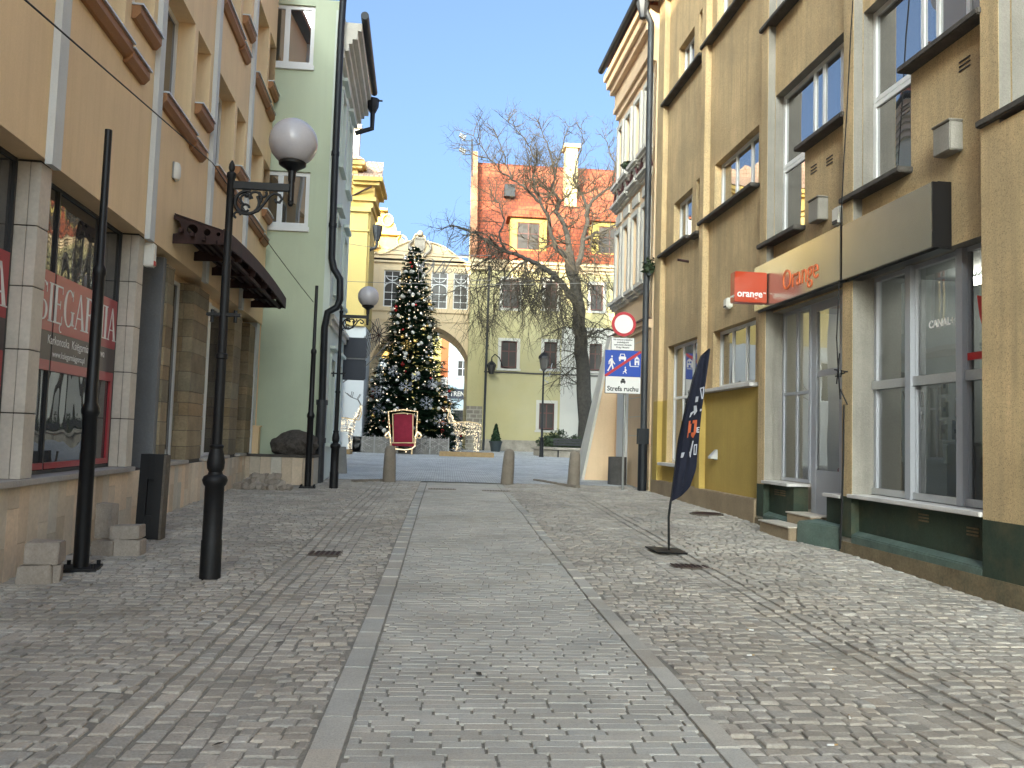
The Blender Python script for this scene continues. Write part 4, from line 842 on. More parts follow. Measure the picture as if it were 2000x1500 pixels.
for a, b, z in ((.335, 2.90, .87), (4.66, 5.62, .90), (3.08, 3.55, .84)):
    s = MB(); s.fb(R, a, b, -.34, .04, z-.05, z-.003); s.build('shop_sill', MT['white_sill'], rh, bevel=.006)
for u, z in ((1.45, .66), (.62, .60), (5.1, .68), (5.3, .68)):
    s = MB()
    for k in range(3): s.fb(R, u-.09, u+.09, -.101, -.09, z+k*.035, z+k*.035+.018)
    s.build('air_vent', MT['worn_base'], rh)
for u, z in ((.75, 5.62), (1.85, 5.55), (3.72, 5.55), (4.2, 5.58)):
    s = MB()
    for k in range(3): s.fb(R, u-.09, u+.09, WN, WN+.012, z+k*.05, z+k*.05+.015)
    s.build('air_vent', MT['dark_sill'], rh)
for u, z in ((.93, 4.9), (3.9, 4.92)):
    s = MB(); s.fb(R, u-.15, u+.15, WN, WN+.16, z-.17, z+.15); s.fb(R, u-.16, u+.16, WN, WN+.18, z+.15, z+.175); s.build('vent_box', MT['roughcast_sky_grey'], rh, bevel=.01)
# shop glazing
sw = window(rh, R, 4.62, 5.596, .91, 3.655, GN, mull=(.48,), trans=(.51,), fm='grey_frame', gm='shop_glass', fw=.05, mw=.05, name='shop_window')
dr = window(rh, R, 3.64, 4.60, .47, 3.655, GN-.02, trans=(.19, .66), fm='grey_frame', gm='shop_glass', fw=.13, mw=.09, name='shop_door')
mb = MB(); mb.fb(R, 3.77, 4.47, GN-.05, GN-.025, .6, 1.03); mb.build('kick_panel', MT['grey_frame'], dr)
window(rh, R, 3.105, 3.60, .86, 3.655, GN, trans=(.51,), fm='white_pvc', gm='shop_glass', fw=.05, mw=.05, name='shop_window')
wB = []
for a, b in ((.335, 1.02), (1.04, 1.98), (2.0, 2.836)):
    wB.append(window(rh, R, a, b, .875, 3.716, GN, trans=(.50,), fm='grey_frame', gm='shop_glass', fw=.055, mw=.11, th=.07, name='shop_window'))
for u in (1.03, 1.99):
    mb = MB(); mb.fb(R, u-.055, u+.055, GN-.05, GN+.06, .872, 3.71); mb.build('window_post', MT['grey_frame'], rh)
for u0, u1 in ((.335, 1.02), (1.04, 1.98), (2.0, 2.836)):
    for z0, z1 in ((.878, .96), (2.24, 2.35)): mb = MB(); mb.fb(R, u0, u1, GN+.001, GN+.03, z0, z1); mb.build('window_rail', MT['sheet_metal'], rh)
# shop interiors
for a, b, nm in ((-2.4, 2.83, 0), (3.1, 5.9, 1)):
    mb = MB(); n1, n0, z0, z1 = -4.2 if nm == 0 else -2.6, GN-.08, .42, 3.74
    mb.quad(R.p(a, n1, z0), R.p(b, n1, z0), R.p(b, n1, z1), R.p(a, n1, z1))
    for u in (a, b): mb.quad(R.p(u, n0, z0), R.p(u, n1, z0), R.p(u, n1, z1), R.p(u, n0, z1))
    mb.quad(R.p(a, n0, z1), R.p(b, n0, z1), R.p(b, n1, z1), R.p(a, n1, z1)); mb.quad(R.p(a, n0, z0), R.p(b, n0, z0), R.p(b, n1, z0), R.p(a, n1, z0))
    mb.build('shop_interior', MT['shop_wall'] if nm else MT['shop_dark'], rh, fix=False)
for q in ((4.3, 5.3, -1.9, -1.7), (1.2, 2.4, -2.6, -2.4), (1.2, 2.4, -1.4, -1.2)): mb = MB(); mb.fb(R, *q, 3.6, 3.65); mb.build('shop_fill_panel', MT['shop_fill_glow'], rh)  # glowing slabs added under the ceiling to brighten the dark shop
# steps
for q, q2 in (((3.92, 4.70, -.45, .02, .0, .455), (3.915, 4.71, -.45, .035, .456, .475)), ((3.93, 4.95, .022, .34, .0, .30), (3.92, 4.96, .036, .36, .301, .32))):
    mb = MB(); mb.fb(R, *q); o = mb.build('door_step', MT['tan_plinth'], rh, bevel=.012); mb = MB(); mb.fb(R, *q2); mb.build('step_slab', MT['beige_tile'], o)
mb = MB(); mb.tube([R.p(RU0, .42, RZ+.1), R.p(RU1-.1, .42, RZ+.1)], .09, 8); mb.build('gutter', MT['grey_zinc'], rh, smooth=True)
mb = MB(); mb.fb(R, RU0, RU1-.02, -.2, .32, RZ-.12, RZ); mb.build('eave', MT['roughcast_sky_grey'], rh)
shell(rh, R, RU0, RU1, 0, -9, RZ, 15.6, 'roof_red_side', over=.35, bm='roughcast')
# ================================================================ UNSEEN BUILDINGS (placed so their roofs throw the evening shade)
def plain_house(name, label, F, u0, u1, n1, z, ridge, m, cat='house', floors=(5.2, 8.8), step=2.6, w=1.1, first=.8):
    h = thing(name, label, cat, F.p((u0+u1)/2, (n1)/2, 0)); o_ = []; u = u0+first
    while u+w < u1-.3:
        o_ += [(u, u+w, q, q+1.9) for q in floors]; u += step
    mb = MB(); wall_mesh(mb, F, u0, u1, 0, z, o_, 0, .18); mb.build('wall', MT[m], h, fix=False)
    for q in o_: window(h, F, *q, -.1, mull=(.5,), trans=(.65,))
    shell(h, F, u0, u1, 0, n1, z, ridge, 'roof_red_side', bm=m); return h
plain_house('rear_townhouse', 'pale house next along the left side of the street, beyond the picture', L, -24, -8.05, -9, 12.5, 20.0, 'pale_stucco')
ch = thing('shadow_tower', 'unseen domed tower added behind the green house to throw a shadow on the red roof', 'tower', (-8.6, 26, 0))  # unseen tower, shaped so its dome casts the rounded roof shadow
mb = MB(); mb.box(-9.7, -7.5, 25, 27.2, 0, 23.0); mb.build('shaft', MT['cream_render'], ch); mb = MB(); mb.lathe((-8.4, 26.1, 23.0), [(1.7, 0), (1.6, .35), (.7, .7), (.65, 1.5), (1.6, 1.8), (2.5, 2.5), (2.6, 3.2), (2.1, 4.1), (1.0, 4.8), (.2, 5.6), (.05, 7.0)], 20); mb.build('dome', MT['copper_roof'], ch, smooth=True)
plain_house('shading_townhouse', 'unseen townhouse added beyond the yellow house to shade the houses past the arch', Fr((-6.2, 58), side=1, u=(0, 1)), 0, 18, -11, 15.5, 20.5, 'cream_render')  # hidden house put here to shade the houses behind the arch
# ================================================================ OBJECTS
def grnd(x, y, lift=0.0): return Vector((x, y, gs(x, y)+lift))
def pn(F, x, y, n=0): u, z = F.px(x, y, n); return F.p(u, n, z)
# ---------------------------------------------------------------- street lamps with scrolled brackets
def street_lamp(base, label):
    t = thing('street_lamp', label, 'street lamp', base, 'street lamps with a globe on a scrolled bracket'); b = Vector(base)
    mb = MB(); mb.lathe(b, [(.10, -.03), (.098, .0), (.096, .35), (.09, .36), (.089, .86), (.105, .88), (.118, .92), (.105, .955), (.07, .975), (.062, 1.0), (.078, 1.03), (.083, 1.09), (.07, 1.17), (.056, 1.22), (.066, 1.235), (.066, 1.25), (.048, 1.26), (.046, 2.08), (.056, 2.09), (.056, 2.13), (.043, 2.14), (.041, 3.0), (.036, 3.02), (.036, 3.86), (.044, 3.87), (.044, 3.91), (.02, 3.93), (.03, 3.96), (.026, 4.0), (.006, 4.04)], 18)
    mb.build('pole', MT['worn_iron'], t, smooth=True)
    mb = MB(); mb.box(b.x-.16, b.x+.16, b.y-.03, b.y+.03, b.z+2.50, b.z+2.53)
    for s in (-.11, .11): mb.lathe(b+Vector((s, 0, 2.44)), [(.018, 0), (.018, .12)], 8)
    mb.build('clamp', MT['black_iron'], t)
    mb = MB(); y = b.y; z0 = b.z
    mb.box(b.x+.03, b.x+.58, y-.025, y+.025, z0+3.76, z0+3.83); mb.tube([(b.x+.58, y, z0+3.66), (b.x+.58, y, z0+3.88)], [.03, .03], 10); mb.sphere((b.x+.58, y, z0+3.64), .03, 8, 6)
    def arc(cx, cz, r, a0, a1, rr=.013, k=18, gr=0): return mb.tube([(b.x+cx+(r+gr*i/k)*math.cos(math.radians(a0+(a1-a0)*i/k)), y, z0+cz+(r+gr*i/k)*math.sin(math.radians(a0+(a1-a0)*i/k))) for i in range(k+1)], rr, 6)
    arc(.165, 3.63, .115, 75, 395, .017); arc(.235, 3.68, .07, -60, 200, .013, gr=-.02); arc(.155, 3.66, .055, 10, 260, .012)
    arc(.15, 3.575, .035, 0, 330, .012)
    mb.tube([(b.x+.10, y, z0+3.53), (b.x+.18, y, z0+3.515), (b.x+.27, y, z0+3.55), (b.x+.33, y, z0+3.63), (b.x+.37, y, z0+3.70), (b.x+.42, y, z0+3.735), (b.x+.47, y, z0+3.72), (b.x+.495, y, z0+3.68), (b.x+.475, y, z0+3.645), (b.x+.44, y, z0+3.65), (b.x+.43, y, z0+3.68)], .015, 6)
    arc(.31, 3.725, .035, 150, 395, .012); arc(.075, 3.50, .03, 0, 250, .012); mb.sphere((b.x+.155, y, z0+3.70), .025, 8, 6)
    mb.build('bracket', MT['black_iron'], t, smooth=True)
    g = b+Vector((.58, 0, 3.88))
    mb = MB(); mb.lathe(g, [(.035, -.02), (.04, .08), (.06, .10), (.13, .145), (.135, .17), (.12, .185)], 18); mb.build('globe_holder', MT['black_iron'], t, smooth=True)
    mb = MB(); mb.sphere(g+Vector((0, 0, .375)), .234, 32, 20); mb.build('lamp_globe', MT['lamp_glass'], t, smooth=True); return t
street_lamp(grnd(-2.18, 8.08), 'nearer black street lamp with a big frosted globe, standing out on the cobbles')
street_lamp(grnd(-2.40, 18.3), 'farther black street lamp with a frosted globe, beside the green house downpipe')
# ---------------------------------------------------------------- new lamp posts that carry no lamp yet
def bare_post(base, label, rot):
    t = thing('bare_lamp_post', label, 'post', base, 'new black posts without lamps'); b = Vector(base)
    mb = MB(); mb.lathe(b, [(.073, 0), (.072, .02), (.068, 1.50), (.085, 1.53), (.085, 1.58), (.058, 1.64), (.052, 2.90), (.063, 2.93), (.063, 2.98), (.038, 3.03), (.035, 4.40), (.0345, 4.41)], 18); mb.build('pole', MT['black_iron'], t, smooth=True)
    mb = MB(); mb.cbox(b+Vector((0, 0, .012)), (.34, .34, .03), rot)
    for k in range(4):
        a = rot+math.pi/4+k*math.pi/2; mb.lathe(b+Vector((.19*math.cos(a), .19*math.sin(a), .02)), [(.02, 0), (.02, .05)], 6)
    mb.build('base_plate', MT['worn_iron'], t)
bare_post(grnd(-3.52, 8.45), 'nearer tall black post without a lamp, in front of the bookshop window', .2)
bare_post(grnd(-2.93, 18.1), 'farther tall black post without a lamp, in front of the boulder planter', .1)
# ---------------------------------------------------------------- leaning black casing
c0 = grnd(-3.58, 10.4); t = thing('bin_casing', 'black upright metal casing leaning on the ochre house plinth', 'casing', c0)
lean = Vector((-.035, .16, 1.0)); mb = MB()
def leanbox(mb, x0, x1, y0, y1, z0, z1): mb.hexa([c0+Vector((x, y, 0))+lean*z for z in (z0, z1) for x, y in ((x0, y0), (x1, y0), (x1, y1), (x0, y1))])
leanbox(mb, -.14, .14, .02, .13, 0, 1.03); leanbox(mb, -.14, -.04, -.02, .019, 0, 1.03); leanbox(mb, .04, .14, -.02, .019, 0, 1.03); leanbox(mb, -.039, .039, -.02, .019, .72, 1.03); leanbox(mb, -.039, .039, -.02, .019, 0, .28); mb.build('body', MT['black_box'], t)
mb = MB(); leanbox(mb, .143, .17, -.03, .14, .0, 1.02); mb.build('side_board', MT['manhole_iron'], t); mb = MB(); mb.tube([c0+lean*1.03+Vector((.13, .05, 0)), c0+lean*1.09+Vector((.13, .05, 0))], .012, 6); mb.build('bolt', MT['galvanised'], t)
# ---------------------------------------------------------------- stone blocks and rubble
def block(px_, y_, z, size, rot, label, dy=0):
    p = atY(px_[0], px_[1], y_); c = Vector((p.x, y_+size[1]/2+dy, 0)); c.z = gs(c.x, c.y)+z+size[2]/2
    mb = MB(); mb.cbox(c, size, rot, jit=.012); bm_ = mb.build('stone_block', MT['block_stone'], None, bevel=.008, loc=(c.x, c.y, c.z-size[2]/2)); tag(bm_, label, 'stone block', 'rough stone blocks by the bookshop wall')
block((62, 1125), 7.74, -.01, (.29, .22, .17), .08, 'low rough stone block, front left of the nearest stack')
block((98, 1125), 7.80, -.005, (.10, .2, .165), .25, 'narrow stone block on end, right of the nearest stack')
block((78, 1090), 7.78, .165, (.285, .22, .19), .15, 'squarish stone block laid on top of the nearest stack')
block((199, 1067), 9.18, -.01, (.22, .24, .16), -.1, 'left bottom stone block of the farther stack behind the black post')
block((246, 1070), 9.22, -.01, (.275, .22, .175), .03, 'right bottom stone block of the farther stack')
block((242, 1040), 9.24, .168, (.30, .24, .14), .06, 'wide stone block lying on the right of the farther stack')
block((202, 1013), 9.35, .152, (.175, .2, .37), .0, 'tall stone block, topmost of the farther stack')
rp = []
for i in range(30):
    if i < 13: x, y, z = -4.28+.09*i+random.uniform(-.02, .02), 17.35+.25*abs(i-6)/6*random.uniform(-.3, 1), 0.0
    elif i < 23: x, y, z = -4.15+.085*(i-13)+random.uniform(-.03, .03), 17.58, .085
    else: x, y, z = -3.98+.085*(i-23), 17.65, .17+random.uniform(0, .03)
    y += .0; s = random.uniform(.10, .145); p = grnd(x, y); x += random.uniform(-.04, .04); y += random.uniform(-.08, .05)
    mb = MB(); mb.cbox((x, y, p.z+z+s/2-.01), (s*1.15, s, s*.95), random.uniform(-.9, .9), (random.uniform(-.4, .4), random.uniform(-.4, .4)), jit=.016)
    o = mb.build('loose_sett', MT['block_stone'], None, bevel=.012, loc=(x, y, p.z+z)); tag(o, 'loose paving sett heaped below the boulder planter', 'paving stone', 'loose setts heaped by the planter')
# ---------------------------------------------------------------- planter with the boulder
pl0 = Vector((-3.7, 19.3, .25)); t = thing('stone_planter', 'low sandstone planter wall in front of the green house, dark streaks down its front', 'planter', pl0)
mb = MB(); x = -4.6
while x < -2.96:
    w = min(.235, -2.955-x); mb.box(x+.003, x+w-.003, 18.9, 19.0, .0, .86); x += w
mb.box(-2.995, -2.955, 19.002, 19.95, .0, .86); tint_attr(mb.build('wall', MT['sandstone_slab'], t), .6, .95, .05)
mb = MB(); mb.box(-4.6, -2.94, 18.88, 19.06, .862, .92); mb.box(-3.06, -2.94, 19.062, 19.95, .862, .918); mb.build('coping', MT['dark_sill'], t, bevel=.01)
mb = MB(); mb.box(-4.6, -3.06, 19.06, 19.96, .5, .88); mb.build('soil', MT['joint_dirt'], t)
def rock(c, r, seed, m, name, label, cat, sub=4):
    rn = random.Random(seed); bm = bmesh.new(); bmesh.ops.create_icosphere(bm, subdivisions=sub, radius=1)
    ph = [rn.uniform(0, 6) for _ in range(9)]; pls = [(Vector((rn.uniform(-1, 1), rn.uniform(-1, 1), rn.uniform(-.6, 1))).normalized(), rn.uniform(.62, .85)) for _ in range(9)]
    for v in bm.verts:
        q = v.co.copy()
        for n_, d_ in pls:
            e = q.dot(n_)-d_
            if e > 0: q -= n_*e*.85
        q *= 1+.03*math.sin(17*q.x+9*q.y)*math.sin(13*q.z+ph[4])+.05*math.sin(5*q.x+ph[0])*math.sin(4*q.y+ph[1])+.03*math.sin(11*q.z+ph[2]+6*q.x)+.012*math.sin(23*q.x+17*q.z)
        v.co = Vector((q.x*r[0], q.y*r[1], q.z*r[2]))
    me = bpy.data.meshes.new(name); bm.to_mesh(me); bm.free(); me.materials.append(m); me.polygons.foreach_set('use_smooth', [True]*len(me.polygons)); me.set_sharp_from_angle(angle=math.radians(28))
    o = bpy.data.objects.new(name, me); COL.objects.link(o); o.location = c; return tag(o, label, cat)
rock((-3.50, 19.45, 1.12), (.62, .42, .36), 4, MT['boulder'], 'boulder', 'big dark boulder lying on the sandstone planter', 'boulder')
mb = MB(); mb.fb(L, 12.36, 12.6, -.25, .16, .9, 1.52); mb.fb(L, 12.33, 12.63, -.27, .19, 1.52, 1.56); tag(mb.build('meter_box', [MT['ochre_plaster']], None, loc=L.p(12.5, 0, .9)), 'small ochre meter box at the end of the ochre house', 'meter box')
# ---------------------------------------------------------------- bollards and dark planters
bsrc = None
for x, y, lb, tl in ((-1.35, 20.56, 'stone bollard standing below the red throne', .0), (1.59, 20.76, 'stone bollard with a slight lean, in the middle of the street mouth', .05), (3.30, 20.84, 'stone bollard near the road sign and the buttress', .03)):
    b = grnd(x, y); t = thing('stone_bollard', lb, 'bollard', b, 'granite bollards across the street mouth')
    if bsrc is None:
        mb = MB(); mb.lathe(b, [(.165, -.06), (.162, .05), (.15, .5), (.135, .76), (.125, .82), (.095, .87), (.04, .895), (.005, .9)], 16); bsrc = mb.build('shaft', MT['granite'], t, smooth=True)
    else: c = bsrc.copy(); COL.objects.link(c); c.parent = t
    t.rotation_euler = (0, tl, 0)
b = grnd(-2.98, 23.4); mb = MB(); mb.lathe(b, [(.27, -.05), (.27, .02), (.215, .74), (.19, .745), (.18, .66)], 16); tag(mb.build('tapered_planter', MT['concrete'], None, smooth=True, loc=b), 'grey tapered concrete planter behind the farther street lamp', 'planter')
b = grnd(4.62, 21.75); mb = MB(); mb.lathe(b, [(.25, -.05), (.25, .02), (.245, .74), (.21, .745), (.20, .66)], 20); tag(mb.build('round_planter', MT['dark_concrete'], None, smooth=True, loc=b), 'dark round concrete tub behind the road sign post', 'planter')
# ---------------------------------------------------------------- road sign
sb = grnd(4.36, 19.86); t = thing('road_sign', 'road sign post with a round red ring, a blue zone board and white plates', 'road sign', sb)
mb = MB(); mb.tube([sb-Vector((0, 0, .1)), sb+Vector((0, 0, 4.2))], .03, 10); mb.build('pole', MT['galvanised'], t, smooth=True)
SY = 19.80; SF = YF(SY)
def sp(x, y): p = atY(x, y, SY); return p.x, p.z
cx, cz = sp(1218.5, 633); rr = .305
def disc(mb, F, cx, cz, r, n0, n1, k=40): mb.prism([F.p(cx+r*math.cos(2*math.pi*i/k), n0, cz+r*math.sin(2*math.pi*i/k)) for i in range(k)], F.n*(n1-n0))
mb = MB(); disc(mb, SF, cx, cz, rr, -.02, 0); rs = mb.build('round_sign', MT['sign_red'], t)
mb = MB(); disc(mb, SF, cx, cz, rr*.76, .002, .004); mb.build('sign_face', MT['sign_white'], rs)
def plate(x0, y0, x1, y1, m, name, border=None):
    a, zb = sp(x0, y1); b_, zt = sp(x1, y0); mb = MB(); mb.fb(SF, a, b_, -.02, 0, zb, zt); o = mb.build(name, MT[border or m], t, bevel=.004)
    if border: mb = MB(); mb.fb(SF, a+.014, b_-.014, .001, .003, zb+.014, zt-.014); mb.build('sign_face', MT[m], o)
    return o, a, b_, zb, zt
o, a, b_, zb, zt = plate(1193, 660, 1240, 684, 'sign_white', 'exemption_plate', 'sign_black')
for i, s in enumerate(('Nie dotyczy pojazdów', 'posiadających', 'zezwolenie Zarządu', 'Dróg i Mostów')): text(s, SF.p((a+b_)/2, .004, zt-.075-.064*i), (1, 0, 0), (0, 0, 1), .058, MT['sign_black'], o, align='CENTER', depth=.001, bold=.0015, sx=.92)
o, a, b_, zb, zt = plate(1181, 686, 1252.5, 735, 'sign_blue', 'zone_board')
W_, H_ = b_-a, zt-zb
def poly(pts, m, n=.002, name='pictogram', par=None):
    mb = MB()
    for pp_ in pts: mb.prism([SF.p(a+x*W_, n, zb+y*H_) for x, y in pp_], SF.n*.002)
    return mb.build(name, MT[m], par or o)
def ell(cx, cy, rx, ry, k=12): return [(cx+rx*math.cos(2*math.pi*i/k), cy+ry*math.sin(2*math.pi*i/k)) for i in range(k)]
poly([ell(.19, .76, .022, .04), [(.15, .69), (.21, .69), (.22, .48), (.15, .45)], [(.20, .66), (.26, .52), (.28, .50), (.275, .46), (.25, .48), (.19, .60)], [(.15, .68), (.10, .58), (.10, .46), (.125, .46), (.13, .56), (.17, .62)], [(.15, .46), (.19, .46), (.14, .32), (.10, .20), (.06, .22), (.11, .34)], [(.17, .46), (.215, .47), (.235, .36), (.245, .24), (.205, .23), (.20, .34)]], 'sign_white')
poly([[(.38, .66), (.58, .66), (.58, .76), (.38, .76)], [(.40, .765), (.56, .765), (.54, .875), (.42, .875)], [(.39, .60), (.43, .60), (.43, .655), (.39, .655)], [(.53, .60), (.57, .60), (.57, .655), (.53, .655)]], 'sign_white')
poly([[(.43, .78), (.53, .78), (.52, .85), (.44, .85)]], 'sign_blue', .0045)
poly([[(.82, .46), (.95, .46), (.95, .70), (.885, .80), (.82, .70)], [(.68, .44), (.70, .40), (.94, .40), (.94, .425), (.71, .425), (.70, .60), (.68, .60)]], 'sign_white')
poly([[(.865, .462), (.905, .462), (.905, .56), (.865, .56)], [(.85, .62), (.88, .62), (.88, .69), (.85, .69)], [(.895, .62), (.925, .62), (.925, .69), (.895, .69)]], 'sign_blue', .0045)
poly([ell(.565, .36, .016, .03), [(.55, .32), (.58, .32), (.58, .22), (.55, .22)], [(.58, .30), (.61, .26), (.60, .24), (.575, .27)], [(.55, .22), (.58, .22), (.61, .14), (.59, .13)], [(.55, .23), (.57, .21), (.52, .17), (.50, .20)], ell(.51, .14, .012, .022)], 'sign_white')
poly([[(.0, .0), (.05, .0), (1.0, .93), (1.0, 1.0), (.95, 1.0), (.0, .07)]], 'sign_red', .005, 'diagonal_bar')
o, a, b_, zb, zt = plate(1181, 736, 1252, 768, 'sign_white', 'zone_plate', 'sign_black')
text('Strefa ruchu', SF.p((a+b_)/2, .004, zb+.07), (1, 0, 0), (0, 0, 1), .165, MT['sign_black'], o, align='CENTER', depth=.001, bold=.004, sx=.96)
W_, H_ = b_-a, zt-zb
poly([[(.43, .62), (.57, .62), (.57, .74), (.43, .74)], [(.445, .745), (.555, .745), (.535, .86), (.465, .86)], [(.44, .57), (.465, .57), (.465, .615), (.44, .615)], [(.535, .57), (.56, .57), (.56, .615), (.535, .615)]], 'sign_black', .004)
# ---------------------------------------------------------------- feather flag
FY = 10.5; fb_ = grnd(2.93, FY); t = thing('feather_flag', 'navy feather shaped advertising flag leaning on a flat black foot', 'flag', fb_)
mb = MB(); mb.cbox(fb_+Vector((0, 0, .03)), (.50, .42, .015), .1, (.03, .05)); mb.build('base_plate', MT['black_iron'], t, bevel=.004)
le = [(1311, 979), (1327, 856), (1341, 793), (1355, 737), (1370, 696), (1387, 681)]; re_ = [(1312, 979), (1330, 970), (1348, 951), (1360, 915), (1366, 850), (1371, 800), (1379, 745), (1387.5, 681)]
def interp(pts, k):
    d = [0]
    for p, q in zip(pts, pts[1:]): d.append(d[-1]+math.hypot(q[0]-p[0], q[1]-p[1]))
    return [(float(np.interp(d[-1]*i/k, d, [p[0] for p in pts])), float(np.interp(d[-1]*i/k, d, [p[1] for p in pts]))) for i in range(k+1)]
def fwav(x, y, s=0): return FY + .035*math.sin(x*.16+y*.012)+.03*math.sin(y*.03)+.012*math.sin(x*.5+y*.07)-s
mb = MB(); K, Jn = 40, 10; li, ri = interp(le, K), interp(re_, K); vs = []
for s_ in (0, -.006):
    for i in range(K+1):
        for j in range(Jn+1):
            x = li[i][0]+(ri[i][0]-li[i][0])*j/Jn; y = li[i][1]+(ri[i][1]-li[i][1])*j/Jn; vs.append(atY(x, y, fwav(x, y, s_)))
nn = (K+1)*(Jn+1); fs = [tuple(s_*nn+q for q in (i*(Jn+1)+j, i*(Jn+1)+j+1, (i+1)*(Jn+1)+j+1, (i+1)*(Jn+1)+j)) for s_ in (0, 1) for i in range(K) for j in range(Jn)]
mb.add(vs, fs); fl = mb.build('banner', MT['navy_cloth'], t, smooth=True)
mb = MB(); pts = [fb_+Vector((0, 0, .03)), atY(1306, 1010, FY)]+[atY(x-1, y, fwav(x, y)+.004) for x, y in li]; mb.tube(pts, [.016]*3+[.010]*(len(pts)-3), 8); mb.build('pole', MT['black_iron'], t, smooth=True)
def z6(pts): return [(1160+x/3.946, 600+y/3.946) for x, y in pts]
def decal(shapes, m):
    mb = MB()
    for s_ in shapes:
        q = [atY(x, y, fwav(x, y, .007)) for x, y in z6(s_)]; mb.prism(q, (0, -.002, 0))
    mb.build('printed_letter', MT[m], fl)
decal([[(818, 622), (850, 612), (852, 620), (822, 632)], [(842, 620), (852, 618), (842, 708), (836, 704)], [(816, 624), (824, 630), (836, 704), (830, 708)], [(786, 690), (806, 688), (800, 728), (780, 733)], [(770, 760), (790, 758), (796, 800), (776, 830), (735, 850), (745, 815), (770, 798)], [(760, 1030), (768, 1030), (744, 1157), (668, 1160), (676, 1122), (740, 1114)], [(770, 1060), (796, 1054), (795, 1062), (776, 1068)], [(788, 1062), (796, 1060), (789, 1136), (783, 1136)], [(770, 1066), (776, 1068), (774, 1132), (768, 1134)], [(768, 1130), (788, 1130), (788, 1138), (768, 1138)], [(792, 925), (815, 923), (814, 930), (800, 932), (799, 942), (812, 941), (811, 948), (798, 950), (797, 958), (812, 957), (812, 966), (790, 967)], [(818, 785), (832, 782), (828, 800), (816, 802)]], 'cloth_white')
decal([[(733, 876), (795, 868), (793, 892), (730, 900)], [(775, 892), (793, 890), (788, 962), (768, 966)], [(730, 900), (752, 898), (744, 966), (722, 972)], [(722, 970), (788, 962), (766, 1006), (718, 1006)]], 'cloth_orange')
# ---------------------------------------------------------------- signs of the phone shop
def signboard(u0, u1, z0, z1, label):
    t = thing('signboard', label, 'shop sign', R.p((u0+u1)/2, 0, z0)); mb = MB(); mb.fb(R, u0, u1, .03, .10, z0, z1); mb.build('panel', MT['brushed_alu'], t, bevel=.004)
    mb = MB(); mb.fb(R, u0-.012, u1+.012, WN, .028, z0-.02, z1+.01); mb.fb(R, u0-.02, u0-.002, WN+.05, .098, z0, z1); mb.build('casing', MT['black_gloss'], t); return t
sA = signboard(2.99, 5.84, 3.71, 4.45, 'long metal signboard with orange lettering over the phone shop door')
sB = signboard(1.00, 2.93, 3.70, 4.43, 'blank metal signboard over the phone shop display windows')
text('Orange', R.p(4.75, .101, 3.86), -R.u, (0, 0, 1), .46, MT['orange_letters'], sA, depth=.010, sx=.84, bold=-.004)
uc = 5.28; t = thing('cube_sign', 'orange cube sign jutting out from the signboard over the phone shop', 'shop sign', R.p(uc, .3, 3.70))
n0, n1 = .115, .66; z0 = atY(1470, 591, (R.p(uc, .4, 0)).y).z; z1 = atY(1470, 531, (R.p(uc, .4, 0)).y).z
mb = MB(); mb.fb(R, uc, uc+.2, n0, n1, z0, z1); mb.build('cube', MT['orange_plastic'], t, bevel=.012)
text('orange', R.p(uc-.002, n1-.04, z0+.09), -R.n, (0, 0, 1), .165, MT['book_white'], t, depth=.002, sx=.93, bold=.003)
text('™', R.p(uc-.002, n0+.075, z0+.13), -R.n, (0, 0, 1), .06, MT['book_white'], t, depth=.002)
text('orange', R.p(uc+.18, n1+.002, z0+.09), -R.u, (0, 0, 1), .06, MT['book_white'], t, depth=.002)
# ---------------------------------------------------------------- small wall boxes
def wallbox(F, u, z, w, h, d, m, label, name, cat, n=0, m2=None):
    t = thing(name, label, cat, F.p(u, n, z)); mb = MB(); mb.fb(F, u-w/2, u+w/2, n, n+d, z-h/2, z+h/2); mb.build('casing', MT[m], t, bevel=min(w, h)*.12)
    mb = MB(); mb.fb(F, u-w*.3, u+w*.3, n+d, n+d+.01, z-h/2+.02, z-h*.25); mb.build('lens', MT[m2 or 'dark_frame'], t); return t
u, z = R.px(1645, 423, WN); wallbox(R, u, z, .2, .26, .11, 'alarm_white', 'white alarm box above the black end of the phone shop signboard', 'alarm_box', 'alarm box', WN)
u, z = R.px(1428, 593, WN); wallbox(R, u, z, .2, .2, .12, 'alarm_white', 'small pale box on the wall beside the orange cube sign', 'alarm_box', 'alarm box', WN)
u, z = L.px(283, 498, .0); wallbox(L, u, z, .14, .32, .13, 'alarm_white', 'cream alarm box with a red base at the bookshop corner pier', 'alarm_box', 'alarm box', .0, 'sign_red')
u, z = L.px(341, 335, .06); t = thing('wall_light', 'white oval wall light on the ochre house', 'wall light', L.p(u, .05, z)); mb = MB(); mb.fb(L, u-.10, u+.10, .052, .075, z-.13, z+.13); mb.build('mount', MT['galvanised'], t, bevel=.02)
mb = MB(); k = Matrix.Identity(3); mb.lathe((0, 0, 0), [(.02, -.14), (.07, -.12), (.09, -.06), (.09, .06), (.07, .12), (.02, .14)], 14)
mb.v = [tuple(L.p(u, .075, z)+L.u*v[1]+L.n*(max(v[0], 0)*.8)+Vector((0, 0, v[2]))) for v in mb.v]; mb.build('cover', MT['alarm_white'], t, smooth=True)
u, z = R.px(1398, 890, WN+.02); mb = MB(); mb.fb(R, u-.07, u+.07, WN+.013, WN+.03, z-.08, z+.1); mb.prism([R.p(u-.08, WN+.013, z+.12), R.p(u-.08, WN+.15, z-.02), R.p(u-.08, WN+.15, z-.06), R.p(u-.08, WN+.013, z-.06)], R.u*.16); tag(mb.build('vent_hood', MT['sheet_metal'], None, loc=R.p(u, 0, z)), 'little metal vent hood on the yellow wall behind the flag', 'vent')
